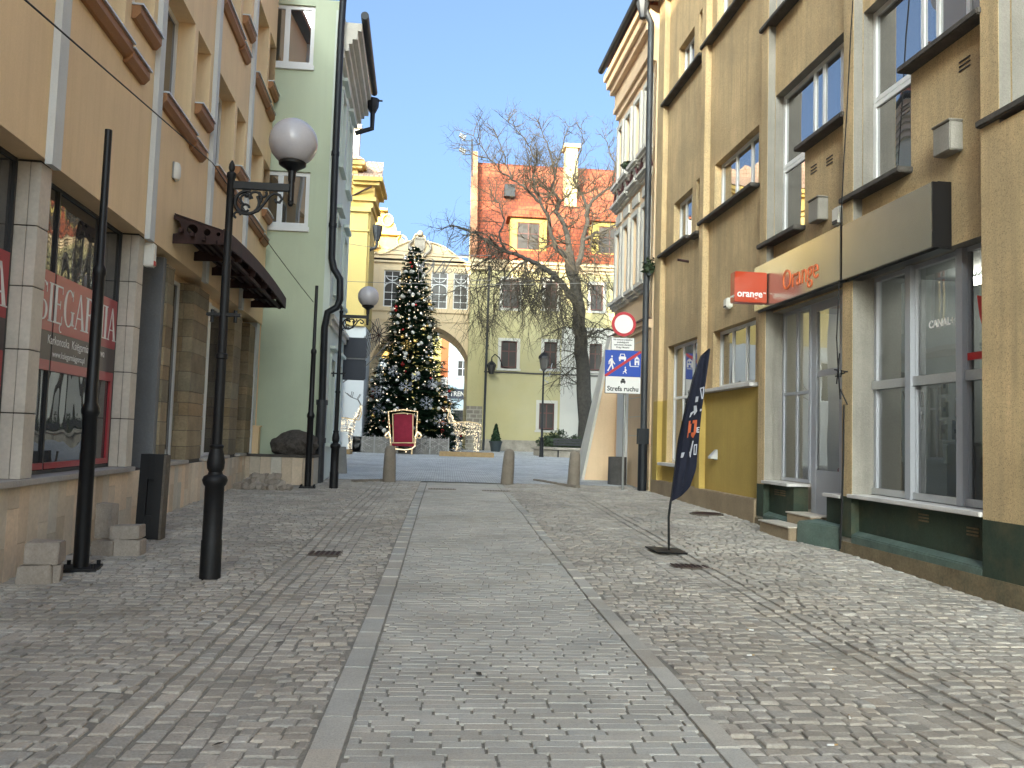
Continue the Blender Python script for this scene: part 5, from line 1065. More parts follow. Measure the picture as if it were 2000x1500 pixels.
u, z = R.px(1345, 511, WN); mb = MB(); mb.tube([R.p(u, WN-.02, z), R.p(u, .12, z+.03)], .03, 8); tag(mb.build('pipe_stub', MT['rust'], None, loc=R.p(u, 0, z)), 'short rusty pipe stub sticking out of the roughcast wall', 'pipe')
# ---------------------------------------------------------------- rusty canopy
uN, uFar, nO = 5.06, 11.2, .80
t = thing('canopy', 'rusty steel canopy with round holes over the ochre house doorway', 'canopy', L.p(8, .05, 4.2))
def holed_plate(outer, holes, o, ux, up, th, name, m, par):
    cu = bpy.data.curves.new('c', 'CURVE'); cu.dimensions = '2D'; cu.fill_mode = 'BOTH'; cu.extrude = th/2
    for pts in [outer]+[[(x+r*math.cos(-2*math.pi*i/20), y+r*math.sin(-2*math.pi*i/20)) for i in range(20)] for x, y, r in holes]:
        s = cu.splines.new('POLY'); s.points.add(len(pts)-1); s.use_cyclic_u = True
        for p, q in zip(s.points, pts): p.co = (q[0], q[1], 0, 1)
    ob = bpy.data.objects.new('c', cu); me = bpy.data.meshes.new_from_object(ob); bpy.data.objects.remove(ob); bpy.data.curves.remove(cu); me.name = name
    ux, up, o = Vector(ux).normalized(), Vector(up).normalized(), Vector(o); nn_ = ux.cross(up); off = rootloc(par)
    for v in me.vertices: c = v.co.copy(); v.co = o+ux*c.x+up*c.y+nn_*c.z-off
    me.materials.clear(); me.materials.append(m); ob = bpy.data.objects.new(name, me); COL.objects.link(ob); ob.parent = par; return ob
for i in range(6):
    u = uN+(uFar-uN)*i/5; hs = [(.0, .25, .11), (.27, .22, .075), (.48, .19, .05), (.64, .17, .03)]
    out = [(-.0, 0), (.74, .02), (.74, .20), (0.0, .42), (0, .36)]+[(.0+.11*math.sin(math.pi*k/8), .25+.11*math.cos(math.pi*k/8)) for k in range(0, 9)]
    holed_plate(out, hs[1:], L.p(u, .055, 4.15), L.n, (0, 0, 1), .03, 'rib', MT['rust'], t)
mb = MB()                                           # arched front fascia
def ft(u): s = (u-uN)/(uFar-uN); return 4.40-.10*(2*s-1)**2+.10-.0*s
N = 14; us_ = [uN-.05+(uFar+.1-uN)*i/N for i in range(N+1)]
for i in range(N):
    a, b_ = us_[i], us_[i+1]; mb.hexa([L.p(a, nO-.03, ft(a)-.23), L.p(b_, nO-.03, ft(b_)-.23), L.p(b_, nO, ft(b_)-.23), L.p(a, nO, ft(a)-.23), L.p(a, nO-.03, ft(a)), L.p(b_, nO-.03, ft(b_)), L.p(b_, nO, ft(b_)), L.p(a, nO, ft(a))])
mb.build('fascia', MT['rust'], t)
mb = MB(); mb.hexa([L.p(uN, .06, 4.58), L.p(uFar, .06, 4.58), L.p(uFar, nO-.035, 4.37), L.p(uN, nO-.035, 4.37), L.p(uN, .06, 4.60), L.p(uFar, .06, 4.60), L.p(uFar, nO-.035, 4.39), L.p(uN, nO-.035, 4.39)]); mb.build('roof_sheet', MT['rust'], t)
mb = MB()
for k in range(4):
    n_ = .16+.16*k; z = 4.50-.05*k-.14; mb.fb(L, uN-.12, uFar+.06, n_, n_+.05, z-.06, z)
mb.build('purlins', MT['rust'], t)
# ---------------------------------------------------------------- cables
def cable(name, pts, r, label, m='cable'):
    mb = MB(); mb.tube(pts, r, 6); o = mb.build(name, MT[m], None, smooth=True, loc=pts[0]); return tag(o, label, 'cable')
def sag(a, b, s, k=16): return [Vector(a)+(Vector(b)-Vector(a))*i/k-Vector((0, 0, s*4*(i/k)*(1-i/k))) for i in range(k+1)]
cable('overhead_cable', sag(pn(L, -60, -95, .9), pn(L, 415, 318, .16), .0)+sag(pn(L, 415, 318, .16), atY(612, 590, 19.7), .06)[1:], .008, 'thin black cable slanting across the ochre house to the green house')
k = [(1668, -30), (1662, 60), (1655, 200), (1649, 300), (1643, 420), (1640, 520), (1637, 600), (1634, 660), (1636, 700)]
cable('hanging_cable', [pn(R, x, y, .09) for x, y in k], .009, 'black cable hanging down the roughcast house to a knot of wire')
t = thing('cable_bracket', 'dark spiky cable bracket on the fin beside the phone shop door', 'bracket', pn(R, 1640, 730, .09)); mb = MB()
for a, b_ in (((1636, 700), (1641, 780)), ((1630, 722), (1655, 726)), ((1632, 735), (1650, 728)), ((1634, 750), (1640, 690)), ((1641, 760), (1655, 790))): mb.tube([pn(R, *a, .10), pn(R, *b_, .08)], .010, 6)
mb.build('arm', MT['black_iron'], t); mb = MB(); mb.lathe(pn(R, 1640, 728, .10)-Vector((0, 0, .06)), [(.022, 0), (.028, .05), (.022, .1)], 8); mb.build('insulator', MT['black_iron'], t)
cable('fin_cable', [pn(R, x, y, .03) for x, y in ((1648, 790), (1647, 900), (1644, 1000), (1641, 1072))], .014, 'dark cable running down the fin to the ground beside the shop steps')
cable('square_cable', sag(atY(664, 549, 36), atY(1200, 551, 36), .12), .012, 'lower thin cable stretched across the square', 'garland_wire')
cable('square_cable', sag(atY(668, 474, 38), atY(925, 500, 38), .1), .012, 'upper thin cable stretched in front of the archway house', 'garland_wire')
# ---------------------------------------------------------------- grey sign board, seen from behind
t = thing('projecting_sign', 'dark grey projecting sign board seen from behind, left of the decorated tree', 'sign board', atY(668, 745, 24.5)); G_ = YF(24.5)
a, b_ = atY(630, 740, 24.5), atY(717, 660, 24.5); zm = (a.z+b_.z)/2
mb = MB(); mb.fb(G_, a.x-.1, b_.x, -.08, 0, a.z, zm-.012); mb.fb(G_, a.x-.1, b_.x, -.08, 0, zm+.012, b_.z); mb.build('panel', MT['panel_grey'], t, bevel=.03)
mb = MB(); mb.fb(G_, a.x-.1, b_.x-.02, .0+.003, .02, zm-.02, zm+.02); mb.fb(G_, a.x-.3, a.x-.1, -.06, -.02, a.z+.2, a.z+.26); mb.build('rail', MT['sign_back'], t)
# ---------------------------------------------------------------- drains and manhole
for x, y, sx, sy, lb in ((-.03, 18.5, .62, .3, 'left iron drain grate at the street mouth'), (1.17, 18.5, .62, .3, 'right iron drain grate at the street mouth')):
    g = grnd(x, y); t = thing('drain_grate', lb, 'drain', g); mb = MB(); mb.box(x-sx/2, x+sx/2, y-sy/2, y+sy/2, g.z-.03, g.z+.008); mb.build('frame', MT['granite'], t)
    mb = MB()
    for k in range(9): mb.box(x-sx*.4+k*sx*.1, x-sx*.4+k*sx*.1+.022, y-sy*.42, y+sy*.42, g.z+.0085, g.z+.013)
    mb.build('bars', MT['manhole_iron'], t)
for x, y, lb in ((-1.38, 9.85, 'rusty gully grate in the left gutter'), (2.9, 9.5, 'rusty gully grate in the right gutter beyond the flag'), ):
    g = grnd(x, y); t = thing('gully_grate', lb, 'drain', g); mb = MB(); mb.box(x-.24, x+.24, y-.17, y+.17, g.z-.03, g.z+.012); mb.build('frame', MT['manhole_iron'], t, bevel=.01); mb = MB()
    for k in range(7): mb.box(x-.2+k*.06, x-.17+k*.06, y-.13, y+.13, g.z+.0125, g.z+.02)
    mb.build('bars', MT['rust'], t)
g = grnd(4.72, 14.5); t = thing('manhole_cover', 'round iron manhole cover in the cobbles by the yellow wall', 'manhole cover', g); mb = MB(); mb.lathe(g-Vector((0, 0, .03)), [(.30, 0), (.30, .045), (.27, .05)], 28); mb.build('rim', MT['manhole_iron'], t); mb = MB(); mb.lathe(g, [(.26, .015), (.26, .024), (.001, .025)], 28); mb.build('lid', MT['rust'], t)
for i, (x, y) in enumerate([(1.93, 3.95), (2.22, 4.35), (2.15, 5.6), (2.6, 5.35), (2.45, 6.4), (-1.85, 6.7), (.25, 5.0), (-1.1, 5.9), (-1.0, 4.0), (1.7, 5.9)]):
    g = grnd(x, y, .012); an = random.uniform(0, 3); d = Vector((math.cos(an), math.sin(an), 0))*.028
    mb = MB(); w = i < 6
    if w: mb.tube([g-d, g+d*.3], .005, 6); mb.tube([g+d*.3, g+d], .0052, 6, mi=1)
    else: mb.prism([g-d, g+Vector((d.y, -d.x, .012))*.7, g+d+Vector((0, 0, .008)), g+Vector((-d.y, d.x, .004))*.6], (0, 0, .002))
    o = mb.build('cigarette_butt' if w else 'dry_leaf', [MT['sign_white'], MT['wood_deck']] if w else MT['bark'], None, loc=g)
    tag(o, 'discarded cigarette butt lying on the cobbles' if w else 'small dry leaf lying on the paving', 'cigarette butt' if w else 'leaf', 'litter on the street: butts' if w else 'litter on the street: leaves')
# ---------------------------------------------------------------- CHRISTMAS TREE
tb = Vector((-1.95, 43.0, gz(43))); ct = thing('christmas_tree', 'tall decorated Christmas tree with silver baubles in front of the archway', 'christmas tree', tb)
H = 10.75; mb = MB(); mb.tube([tb, tb+Vector((0, 0, H*.97))], [.17, .02], 8); mb.build('trunk', MT['bark'], ct)
rn = random.Random(8); nv, nf = [], []
def prof(h): return float(np.interp(h, [0, .064, .19, .32, .45, .577, .705, .83, .96, 1], [2.65, 2.95, 2.65, 2.1, 1.66, 1.42, 1.12, .8, .44, .06]))
tips = []; mb = MB()
def spray(p, d, ln, w):
    """One fir twig: rows of flat needle blades each side of its stem."""
    up = Vector((0, 0, 1)); sd_ = d.cross(up).normalized(); k = max(4, int(ln/.075))
    for i in range(k):
        q = p+d*(ln*i/k)+Vector((0, 0, -.12*ln*(i/k)**2)); s = w*(1-.55*i/k)
        for sg in (-1, 1):
            e = q+(sd_*sg*s+d*s*.75)+up*rn.uniform(-.06, .05); b1 = q+d*.05; mb.add([q, b1+up*.012, e], [(0, 1, 2)])
        e = q+up*s*.6+d*s*.6; mb.add([q-sd_*.025, q+sd_*.025, e], [(0, 1, 2)])
h = .02
while h < .995:
    r = prof(h); n_ = max(4, int(5+r*7)); a0 = rn.uniform(0, 6)
    for k_ in range(n_):
        a = a0+2*math.pi*k_/n_+rn.uniform(-.25, .25); rr_ = r*rn.uniform(.78, 1.08); d = Vector((math.cos(a), math.sin(a), rn.uniform(-.12, .2)*(1 if r > .5 else -2)+(.0 if r > .4 else .5))).normalized()
        p = tb+Vector((0, 0, H*h)); spray(p+d*rr_*.25, d, rr_*.75, .17+.05*r)
        for m_ in range(int(3+rr_*4)):
            f = rn.uniform(.35, .98); q = p+d*rr_*f; a2 = a+rn.choice((-1, 1))*rn.uniform(.4, 1.0); spray(q, Vector((math.cos(a2), math.sin(a2), rn.uniform(-.25, .25))).normalized(), rn.uniform(.28, .5)*(.5+.3*r), .12)
        tips.append((p+d*rr_*rn.uniform(.75, 1.0), a))
    h += .0155 if h < .6 else .012
cr = mb.build('crown', MT['needles'], ct, fix=False)
rn.shuffle(tips); vis = [q for q in tips if math.sin(q[1]) < .35]
kinds = ['bauble_silver']*5+['bauble_white']*6+['bauble_red']+['bauble_gold', 'bauble_gold']; srcs = {}
extra = MB(); nb = 0
cand = vis+[(p+Vector((rn.uniform(-.2, .2), rn.uniform(-.15, .05), rn.uniform(-.25, .25))), a) for p, a in vis]
rn.shuffle(cand)
for p, a in cand[:300]:
    r = rn.choice((.065, .08, .095, .11)); c = p-Vector((0, .03, r+.02)); km = rn.choice(kinds)
    if nb < 99:
        if (km, r) not in srcs:
            b_ = MB(); b_.sphere((0, 0, 0), r, 12, 8); b_.lathe((0, 0, r*.95), [(r*.22, 0), (r*.22, r*.25), (.005, r*.3)], 6); o = b_.build('bauble', MT[km], None, smooth=True); srcs[(km, r)] = o; o.parent = ct; first = True
        else: o = srcs[(km, r)].copy(); COL.objects.link(o); o.parent = ct
        o.location = c-tb; nb += 1
    else: extra.sphere(c, r, 8, 6, mi=('bauble_silver', 'bauble_white', 'bauble_red', 'bauble_gold').index(km))
tag(extra.build('baubles', [MT[q] for q in ('bauble_silver', 'bauble_white', 'bauble_red', 'bauble_gold')], ct, smooth=True, fix=False), kind='stuff')
def snowflake(mb, c, r, rr=.02):
    for k_ in range(6):
        a = math.pi/6+k_*math.pi/3; d = Vector((math.cos(a), 0, math.sin(a))); s = Vector((-d.z, 0, d.x)); mb.tube([c, c+d*r], rr, 5)
        for f in (.45, .72):
            for sg in (-1, 1): mb.tube([c+d*r*f, c+d*r*(f+.28)+s*sg*r*.28], rr*.8, 5)
sf0 = None
for x, y, r in ((793, 755, .42), (740, 802, .42), (735, 765, .36), (833, 787, .40), (712, 818, .45), (858, 822, .40), (768, 725, .34), (845, 750, .34), (812, 735, .3), (795, 675, .36)):
    h_ = (atY(x, y, 43).z-tb.z)/H; yy = 43-max(.3, math.sqrt(max(.05, prof(h_)**2-(atY(x, y, 43).x-tb.x)**2)))-.12; c = atY(x, y, yy)
    mb = MB(); snowflake(mb, c, r*.8, .010); mb.build('snowflake_ornament', MT['snowflake' if y > 700 else 'bauble_gold'], ct)
fl_ = MB()
for p, a in tips:
    if rn.random() < .45: fl_.sphere(p+Vector((rn.gauss(0, .12), rn.gauss(0, .1)-.06, rn.gauss(0, .12))), rn.choice((.025, .03, .035)), 5, 4)
tag(fl_.build('fairy_lights', MT['warm_led'], ct, fix=False), kind='stuff')
# low fence panels with wire snowflakes round the foot of the tree
fp = thing('tree_fence', 'low grey panel fence with wire snowflakes around the decorated tree', 'fence', (-2.1, 40, gz(40))); zf = gz(40)
mb = MB()
for a, b_ in ((-4.45, -3.42), (-3.38, -2.30), (-1.60, -.75), (-.71, .15)): mb.box(a, b_, 40.0, 40.06, zf, zf+.78)
mb.box(-2.29, -1.61, 40.3, 40.36, zf, zf+.78); mb.build('panel', MT['concrete'], fp, bevel=.01)
mb = MB()
for a in (-4.47, -3.40, -2.29, -1.62, -.73, .16): mb.box(a-.035, a+.035, 39.97, 40.09, zf-.02, zf+.84)
mb.build('post', MT['galvanised'], fp)
for cx_ in (-3.95, -2.85, -1.15, -.30):
    mb = MB(); snowflake(mb, Vector((cx_, 39.93, zf+.52)), .46, .009); mb.build('wire_snowflake', MT['soft_led'], fp)
# ---------------------------------------------------------------- throne
TY = 39.0; t0 = Vector((-1.98, TY+.4, gz(TY))); t = thing('throne', 'red upholstered throne outlined with fairy lights in front of the decorated tree', 'throne', t0); zt0 = gz(TY)
def tpx(x, y, Y=TY): return atY(x, y, Y)
def z4(x, y): return 640+x/5.357, 620+y/5.357
a, b_ = tpx(*z4(688, 1010)), tpx(*z4(890, 1310)); mb = MB(); mb.prism([Vector((a.x, TY+.55, a.z)), Vector((b_.x, TY+.55, a.z)), Vector((b_.x-.02, TY+.30, b_.z)), Vector((a.x+.03, TY+.30, b_.z))], (0, .12, .02)); mb.build('backrest', MT['throne_red'], t, bevel=.02)
c_ = tpx(*z4(670, 1345)); mb = MB(); mb.box(c_.x, tpx(*z4(905, 1345)).x, TY, TY+.6, c_.z, b_.z); mb.build('seat', MT['throne_red'], t, bevel=.03)
fr_ = MB()
def ftube(pts, Y=TY, r=.033): fr_.tube([tpx(*z4(*p), Y) for p in pts], r, 6)
ftube([(660, 1345), (650, 1180), (635, 985), (790, 965), (940, 985), (930, 1180), (915, 1345)], TY+.28); ftube([(688, 1310), (680, 1010), (790, 1000), (892, 1010), (892, 1310)], TY+.26, .022)
ftube([(660, 1345), (655, 1250), (640, 1195), (612, 1205), (602, 1235), (615, 1262), (640, 1255), (645, 1232), (628, 1225)], TY-.02); ftube([(910, 1345), (915, 1250), (940, 1195), (968, 1205), (980, 1235), (966, 1265), (940, 1258), (935, 1232), (952, 1225)], TY-.02)
ftube([(660, 1345), (700, 1375), (810, 1385), (880, 1375), (912, 1345)], TY-.02); ftube([(668, 1312), (905, 1312)], TY-.02, .022)
for sx_ in (638, 936): ftube([(sx_, 1195), (sx_, 1190)], TY, .02)
for p, q in (((640, 1195), (650, 1180)), ((940, 1195), (930, 1180))): fr_.tube([tpx(*z4(*p), TY-.02), tpx(*z4(*q), TY+.28)], .025, 6)
for p in ((700, 1375), (880, 1375)): P0 = tpx(*z4(*p), TY); fr_.tube([P0, Vector((P0.x, TY, zt0))], .03, 6); fr_.tube([Vector((P0.x, TY+.55, P0.z+.2)), Vector((P0.x, TY+.55, zt0))], .03, 6)
fr_.build('light_frame', MT['led_tube'], t, smooth=True)
lt = MB()
for pts in ([(660, 1345), (650, 1180), (635, 985), (790, 965), (940, 985), (930, 1180), (915, 1345)], [(660, 1345), (700, 1375), (810, 1385), (880, 1375), (912, 1345)], [(655, 1250), (640, 1195), (602, 1235)], [(915, 1250), (940, 1195), (980, 1235)]):
    for x, y in interp(pts, 26): lt.sphere(tpx(*z4(x, y), TY+.22 if y < 1190 else TY-.06), .022, 5, 4)
tag(lt.build('fairy_lights', MT['warm_led'], t, fix=False), kind='stuff')
# ---------------------------------------------------------------- light deer on wooden stages
def deer(stage_x0, stage_x1, Y, flip, label, lab2):
    z = gz(Y); s0 = Vector(((stage_x0+stage_x1)/2, Y, z)); mb = MB(); mb.box(stage_x0, stage_x1, Y-.5, Y+.5, z, z+.20); mb.box(stage_x0+.02, stage_x1-.02, Y-.48, Y+.48, z+.2, z+.215); st = mb.build('wooden_stage', MT['wood_deck'], None, loc=s0, bevel=.01); tag(st, lab2, 'stage')
    t = thing('light_deer', label, 'light decoration', s0+Vector((0, 0, .215)), 'wire deer covered in fairy lights'); zz = z+.215; cx_ = s0.x; rn2 = random.Random(int(Y*7+flip))
    def q(x, zq, y=0): return Vector((cx_+flip*x, Y+y, zz+zq))
    mb = MB()
    body = [(-.62, 1.05, .30), (-.3, 1.12, .33), (.05, 1.12, .32), (.4, 1.08, .30), (.62, 1.0, .22)]
    rings = []
    for x, zc_, r in body:
        rings.append([q(x, zc_+r*math.sin(k_/10*2*math.pi), r*.75*math.cos(k_/10*2*math.pi)) for k_ in range(10)])
    for rg in rings: mb.tube(rg+[rg[0]], .011, 4, cap=False)
    for k_ in range(10): mb.tube([rg[k_] for rg in rings], .009, 4)
    for x, y in ((-.5, -.16), (-.42, .16), (.5, -.16), (.42, .16)):
        mb.tube([q(x, .95, y), q(x+.03, .55, y), q(x-.02, .0, y)], [.05, .03, .022], 5)
    for k_ in range(4):
        y = (-.08, .08, 0, 0)[k_]; o_ = (0, 0, -.09, .09)[k_]; mb.tube([q(-.55, 1.2+o_, y), q(-.78+o_*.4, 1.5, y), q(-.86+o_*.3, 1.8, y), q(-.95, 2.0, y*.5), q(-1.1, 1.93, 0)], .012, 4)
    for y in (-.1, .1):
        mb.tube([q(-.9, 2.0, y), q(-.75, 2.25, y*2), q(-.45, 2.35, y*3), q(-.2, 2.55, y*3.4)], .018, 5); mb.tube([q(-.72, 2.27, y*2), q(-.85, 2.5, y*2)], .014, 4); mb.tube([q(-.45, 2.35, y*3), q(-.5, 2.6, y*3)], .014, 4)
    mb.build('wire_frame', MT['garland_wire'], t)
    mb = MB(); mb.tube([q(-.86, 1.98, -.14), q(-.95, 1.6, -.16), q(-.85, 1.33, -.2), q(-.5, 1.37, -.25), q(0, 1.42, -.25), q(.45, 1.36, -.24), q(.66, 1.2, -.2)], .028, 6); mb.build('light_tube', MT['led_tube'], t, smooth=True)
    mb = MB()
    for _ in range(300):
        x = rn2.uniform(-.65, .65); r = .32-.15*abs(x); a = rn2.uniform(0, 6.3); mb.sphere(q(x, 1.1+r*math.sin(a), r*.8*math.cos(a)), .015, 4, 3)
    for _ in range(200):
        x, y = rn2.choice(((-.5, -.16), (-.42, .16), (.5, -.16), (.42, .16))); mb.sphere(q(x+rn2.gauss(0, .05), rn2.uniform(.05, 1.0), y+rn2.gauss(0, .04)), .015, 4, 3)
    for _ in range(130): f = rn2.random(); mb.sphere(q(-.55-.4*f+rn2.gauss(0, .05), 1.2+.8*f, rn2.gauss(0, .08)), .015, 4, 3)
    tag(mb.build('fairy_lights', MT['warm_led'], t, fix=False), kind='stuff'); return t
deer(-.25, 2.28, 38.6, 1, 'wire deer with fairy lights and a glowing back, right of the decorated tree', 'low wooden stage under the deer right of the decorated tree')
deer(-5.3, -4.20, 37.5, -1, 'wire deer with fairy lights half hidden behind the farther street lamp', 'low wooden stage behind the farther street lamp')
# ---------------------------------------------------------------- garlands over the square
t = thing('comet_garland', 'comet shaped wire garland with a spiky star, slanting up to the decorated tree', 'garland', atY(668, 745, 30)); mb = MB()
for i in range(24):
    f = i/23; x, y = 672+(738-672)*f, 735-(735-640)*f; w = 8+22*math.sin(min(1, f*1.2)*math.pi*.55); mb.tube([atY(x-3, y-w*.55, 30), atY(x+7, y+w*.65, 30)], .012, 5); mb.tube([atY(x-3, y-w*.55, 30), atY(x+1, y-w*.62, 30), atY(x+8, y+w*.6, 30)], .010, 4)
mb.tube([atY(668, 748, 30), atY(715, 715, 30), atY(760, 668, 30)], .02, 6); mb.tube([atY(672, 728, 30), atY(700, 675, 30), atY(730, 638, 30)], .012, 5); mb.build('tail', MT['garland_wire'], t)
mb = MB(); c = atY(740, 655, 29.9)
for k_ in range(10):
    a = k_*math.pi/5+.2; r = .55 if k_ % 2 else .38; d = Vector((math.cos(a), 0, math.sin(a))); s = Vector((-d.z, 0, d.x)); mb.tube([c, c+d*r*.5+s*.07, c+d*r, c+d*r*.5-s*.07, c], .016, 5)
c2 = atY(722, 636, 29.9); mb.tube([c2+Vector((.16*math.cos(a), 0, .22*math.sin(a))) for a in (0, 1.57, 3.14, 4.71, 6.28)], .014, 5); mb.build('star', MT['rust'], t)
t = thing('script_garland', 'hanging wire garland with big handwritten letters, in front of the archway house', 'garland', atY(850, 520, 36))
def zz3(x, y): return 660+x/6.25, 460+y/6.25
mb = MB()
def curl(pts, r=.016):
    P_ = [Vector((*zz3(*p), 0)) for p in pts]; out = []
    for i in range(len(P_)-1):
        p0, p1, p2, p3 = P_[max(i-1, 0)], P_[i], P_[i+1], P_[min(i+2, len(P_)-1)]
        for k_ in range(6):
            s = k_/6; out.append(.5*((2*p1)+(p2-p0)*s+(2*p0-5*p1+4*p2-p3)*s*s+(3*p1-p0-3*p2+p3)*s**3))
    out.append(P_[-1]); mb.tube([atY(p.x, p.y, 36) for p in out], r, 5)
for dx in (0, 10):
    curl([(1115+dx, 350), (1095+dx, 335), (1085+dx, 355), (1110+dx, 375), (1150+dx, 350), (1160+dx, 300), (1110+dx, 285), (1040+dx, 330), (1010+dx, 420), (1050+dx, 470), (1120+dx, 420), (1170+dx, 330)])
    curl([(1170+dx, 330), (1160+dx, 470), (1250+dx, 370), (1300+dx, 310), (1270+dx, 470), (1330+dx, 380), (1380+dx, 290), (1420+dx, 275)])
curl([(1240, 460), (1300, 425), (1280, 400), (1250, 440), (1280, 470), (1330, 440)]); curl([(1330, 440), (1370, 405), (1385, 440), (1340, 465), (1400, 440), (1420, 400), (1450, 420), (1420, 460), (1460, 450), (1480, 410), (1520, 420), (1500, 460), (1560, 440), (1600, 330)])
curl([(1390, 390), (1400, 375)]); curl([(1560, 440), (1540, 520), (1510, 560), (1560, 500), (1610, 430)]); mb.build('letters', MT['garland_wire'], t)
mb = MB(); mb.tube([atY(*zz3(1050, 545), 36), atY(*zz3(1870, 545), 36)], .014, 5); mb.tube([atY(*zz3(1480, 235), 36), atY(*zz3(1870, 245), 36)], .014, 5)
mb.tube([atY(*zz3(985, 260), 36), atY(*zz3(985, 545), 36)], .010, 5); mb.build('hanger', MT['garland_wire'], t)
# ---------------------------------------------------------------- BARE TREE
bt0 = Vector((7.35, 43.8, gz(44)+.3)); bt = thing('bare_tree', 'large leafless tree with a dark leaning trunk and drooping twigs, right of the square', 'tree', (bt0.x, bt0.y, gz(44)))
rn = random.Random(21); TRY = 44.0
limbs = {
 'n': ([(1084, 345), (1075, 300), (1060, 260), (1050, 238)], [1.8, 1.4, 1.0, .8], .07, .015), 'o': ([(1128, 310), (1140, 275), (1135, 245)], [1.8, 1.5, 1.2], .06, .015), 'p': ([(1049, 313), (1030, 280), (1005, 250), (990, 236)], [-2.2, -2.3, -2.4, -2.4], .06, .015),
 'q': ([(1196, 364), (1202, 320), (1185, 280), (1175, 250)], [0, .3, .6, .8], .07, .015), 'r': ([(1090, 315), (1100, 280), (1110, 248)], [2, 1.8, 1.5], .06, .015), 's': ([(1000, 350), (985, 310), (975, 275), (962, 250)], [-2.2, -1.8, -1.4, -1.1], .06, .015),  # outline -> limb at its own distance, base radius, tip radius
 'trunk': ([(1147, 885), (1143, 800), (1138, 720), (1133, 650), (1128, 594), (1123, 553), (1113, 519), (1111, 492)], [0]*8, .50, .30),
 'a': ([(1129, 600), (1118, 582), (1100, 559), (1081, 535), (1055, 521), (1033, 508), (1007, 498), (985, 488), (961, 476), (927, 455), (900, 446), (881, 439)], [0, -.3, -.6, -1, -1.3, -1.6, -1.9, -2, -2.2, -2.4, -2.5, -2.5], .26, .05),
 'b': ([(1111, 492), (1109, 460), (1103, 439), (1087, 412), (1095, 393), (1076, 369), (1084, 345), (1090, 315)], [0, .3, .6, .9, 1.2, 1.5, 1.8, 2], .24, .06),
 'c': ([(1112, 505), (1087, 488), (1076, 460), (1071, 423), (1055, 396), (1044, 369), (1041, 340), (1049, 313)], [0, -.4, -.8, -1.2, -1.5, -1.8, -2, -2.2], .2, .05),
 'd': ([(1120, 540), (1135, 497), (1140, 460), (1148, 428), (1143, 396), (1129, 369), (1121, 348), (1128, 310)], [0, .2, .5, .9, 1.2, 1.4, 1.6, 1.8], .24, .05),
 'e': ([(1148, 428), (1152, 400), (1175, 375), (1196, 364), (1225, 345)], [.9, .5, .2, 0, -.2], .14, .05),
 'f': ([(1135, 655), (1150, 655), (1168, 648), (1187, 643), (1215, 650)], [0, -.3, -.7, -1, -1.2], .12, .05),
 'g': ([(1033, 508), (1010, 520), (985, 545), (965, 560), (945, 560)], [-1.6, -1.9, -2.2, -2.5, -2.7], .10, .03),
 'h': ([(1137, 470), (1160, 455), (1185, 450), (1215, 430)], [.4, .2, -.2, -.6], .14, .05),
 'i': ([(1055, 396), (1030, 370), (1000, 350), (975, 330), (950, 300), (925, 265)], [-1.5, -1.9, -2.2, -2.4, -2.5, -2.6], .10, .02),
 'j': ([(985, 488), (975, 460), (985, 430), (975, 400), (960, 380)], [-2, -2.3, -2.5, -2.7, -2.9], .09, .03),
 'k': ([(1081, 535), (1070, 560), (1050, 575), (1035, 600)], [-1, -1.6, -2.2, -2.6], .09, .03),
 'm': ([(1100, 559), (1090, 540), (1060, 545), (1020, 550), (1000, 570)], [-.6, -1.6, -2.2, -2.8, -3.2], .09, .03)}
mb = MB(); samples = []
for k_, (pts, dep, r0, r1) in limbs.items():
    P_ = [atY(x, y, TRY+d) for (x, y), d in zip(pts, dep)]; fine_ = []
    for i in range(len(P_)-1):
        for s in range(4): fine_.append(P_[i].lerp(P_[i+1], s/4)+Vector((rn.gauss(0, .03), rn.gauss(0, .03), rn.gauss(0, .03))))
    fine_.append(P_[-1]); n_ = len(fine_); rs = [(r0+(r1-r0)*(i/(n_-1))**.8)*(1 if k_ == 'trunk' else .78) for i in range(n_)]
    if k_ == 'trunk': rs = [q*.9 for q in rs]; rs[0] = .56; rs[1] = .50; rs[2] = .47
    mb.tube(fine_, rs, 9)
    if k_ not in ('trunk',): samples += [(fine_[i], (fine_[min(i+1, n_-1)]-fine_[max(i-1, 0)]).normalized(), rs[i], k_) for i in range(2, n_)]
    else: samples += [(fine_[i], Vector((0, 0, 1)), rs[i]*.3, 'trunk') for i in range(14, n_)]
mb.tube([Vector((fine_[0].x, fine_[0].y, fine_[0].z))]*1+[Vector(fine_[0])+Vector((.01, 0, .01))], .02, 4)
mb.build('trunk', MT['bark'], bt, smooth=True)
mb = MB()
def twig(p, d, ln, r, lv, up):
    n_ = max(3, int(ln/.28)); pts = [p]; q = p.copy(); dd = d.copy()
    for i in range(n_):
        dd = (dd+Vector((rn.gauss(0, .26), rn.gauss(0, .26), rn.gauss(0, .22)))+Vector((0, 0, up*(.10 if up > 0 else .16)))).normalized(); q = q+dd*ln/n_; pts.append(q)
    mb.tube(pts, [r*(1-.7*i/n_) for i in range(n_+1)], 4 if lv < 2 else 3, cap=False)
    if lv < 3:
        for i in range(1, n_+1):
            for _ in range(2 if lv < 2 else rn.choice((0, 0, 1, 1))):
                a = Vector((rn.gauss(0, 1), rn.gauss(0, 1), rn.gauss(0, .8))).normalized(); twig(pts[i], (dd*.7+a*.8).normalized(), ln*rn.uniform(.4, .65), r*.55, lv+1, up)
ctr = atY(1080, 430, TRY)
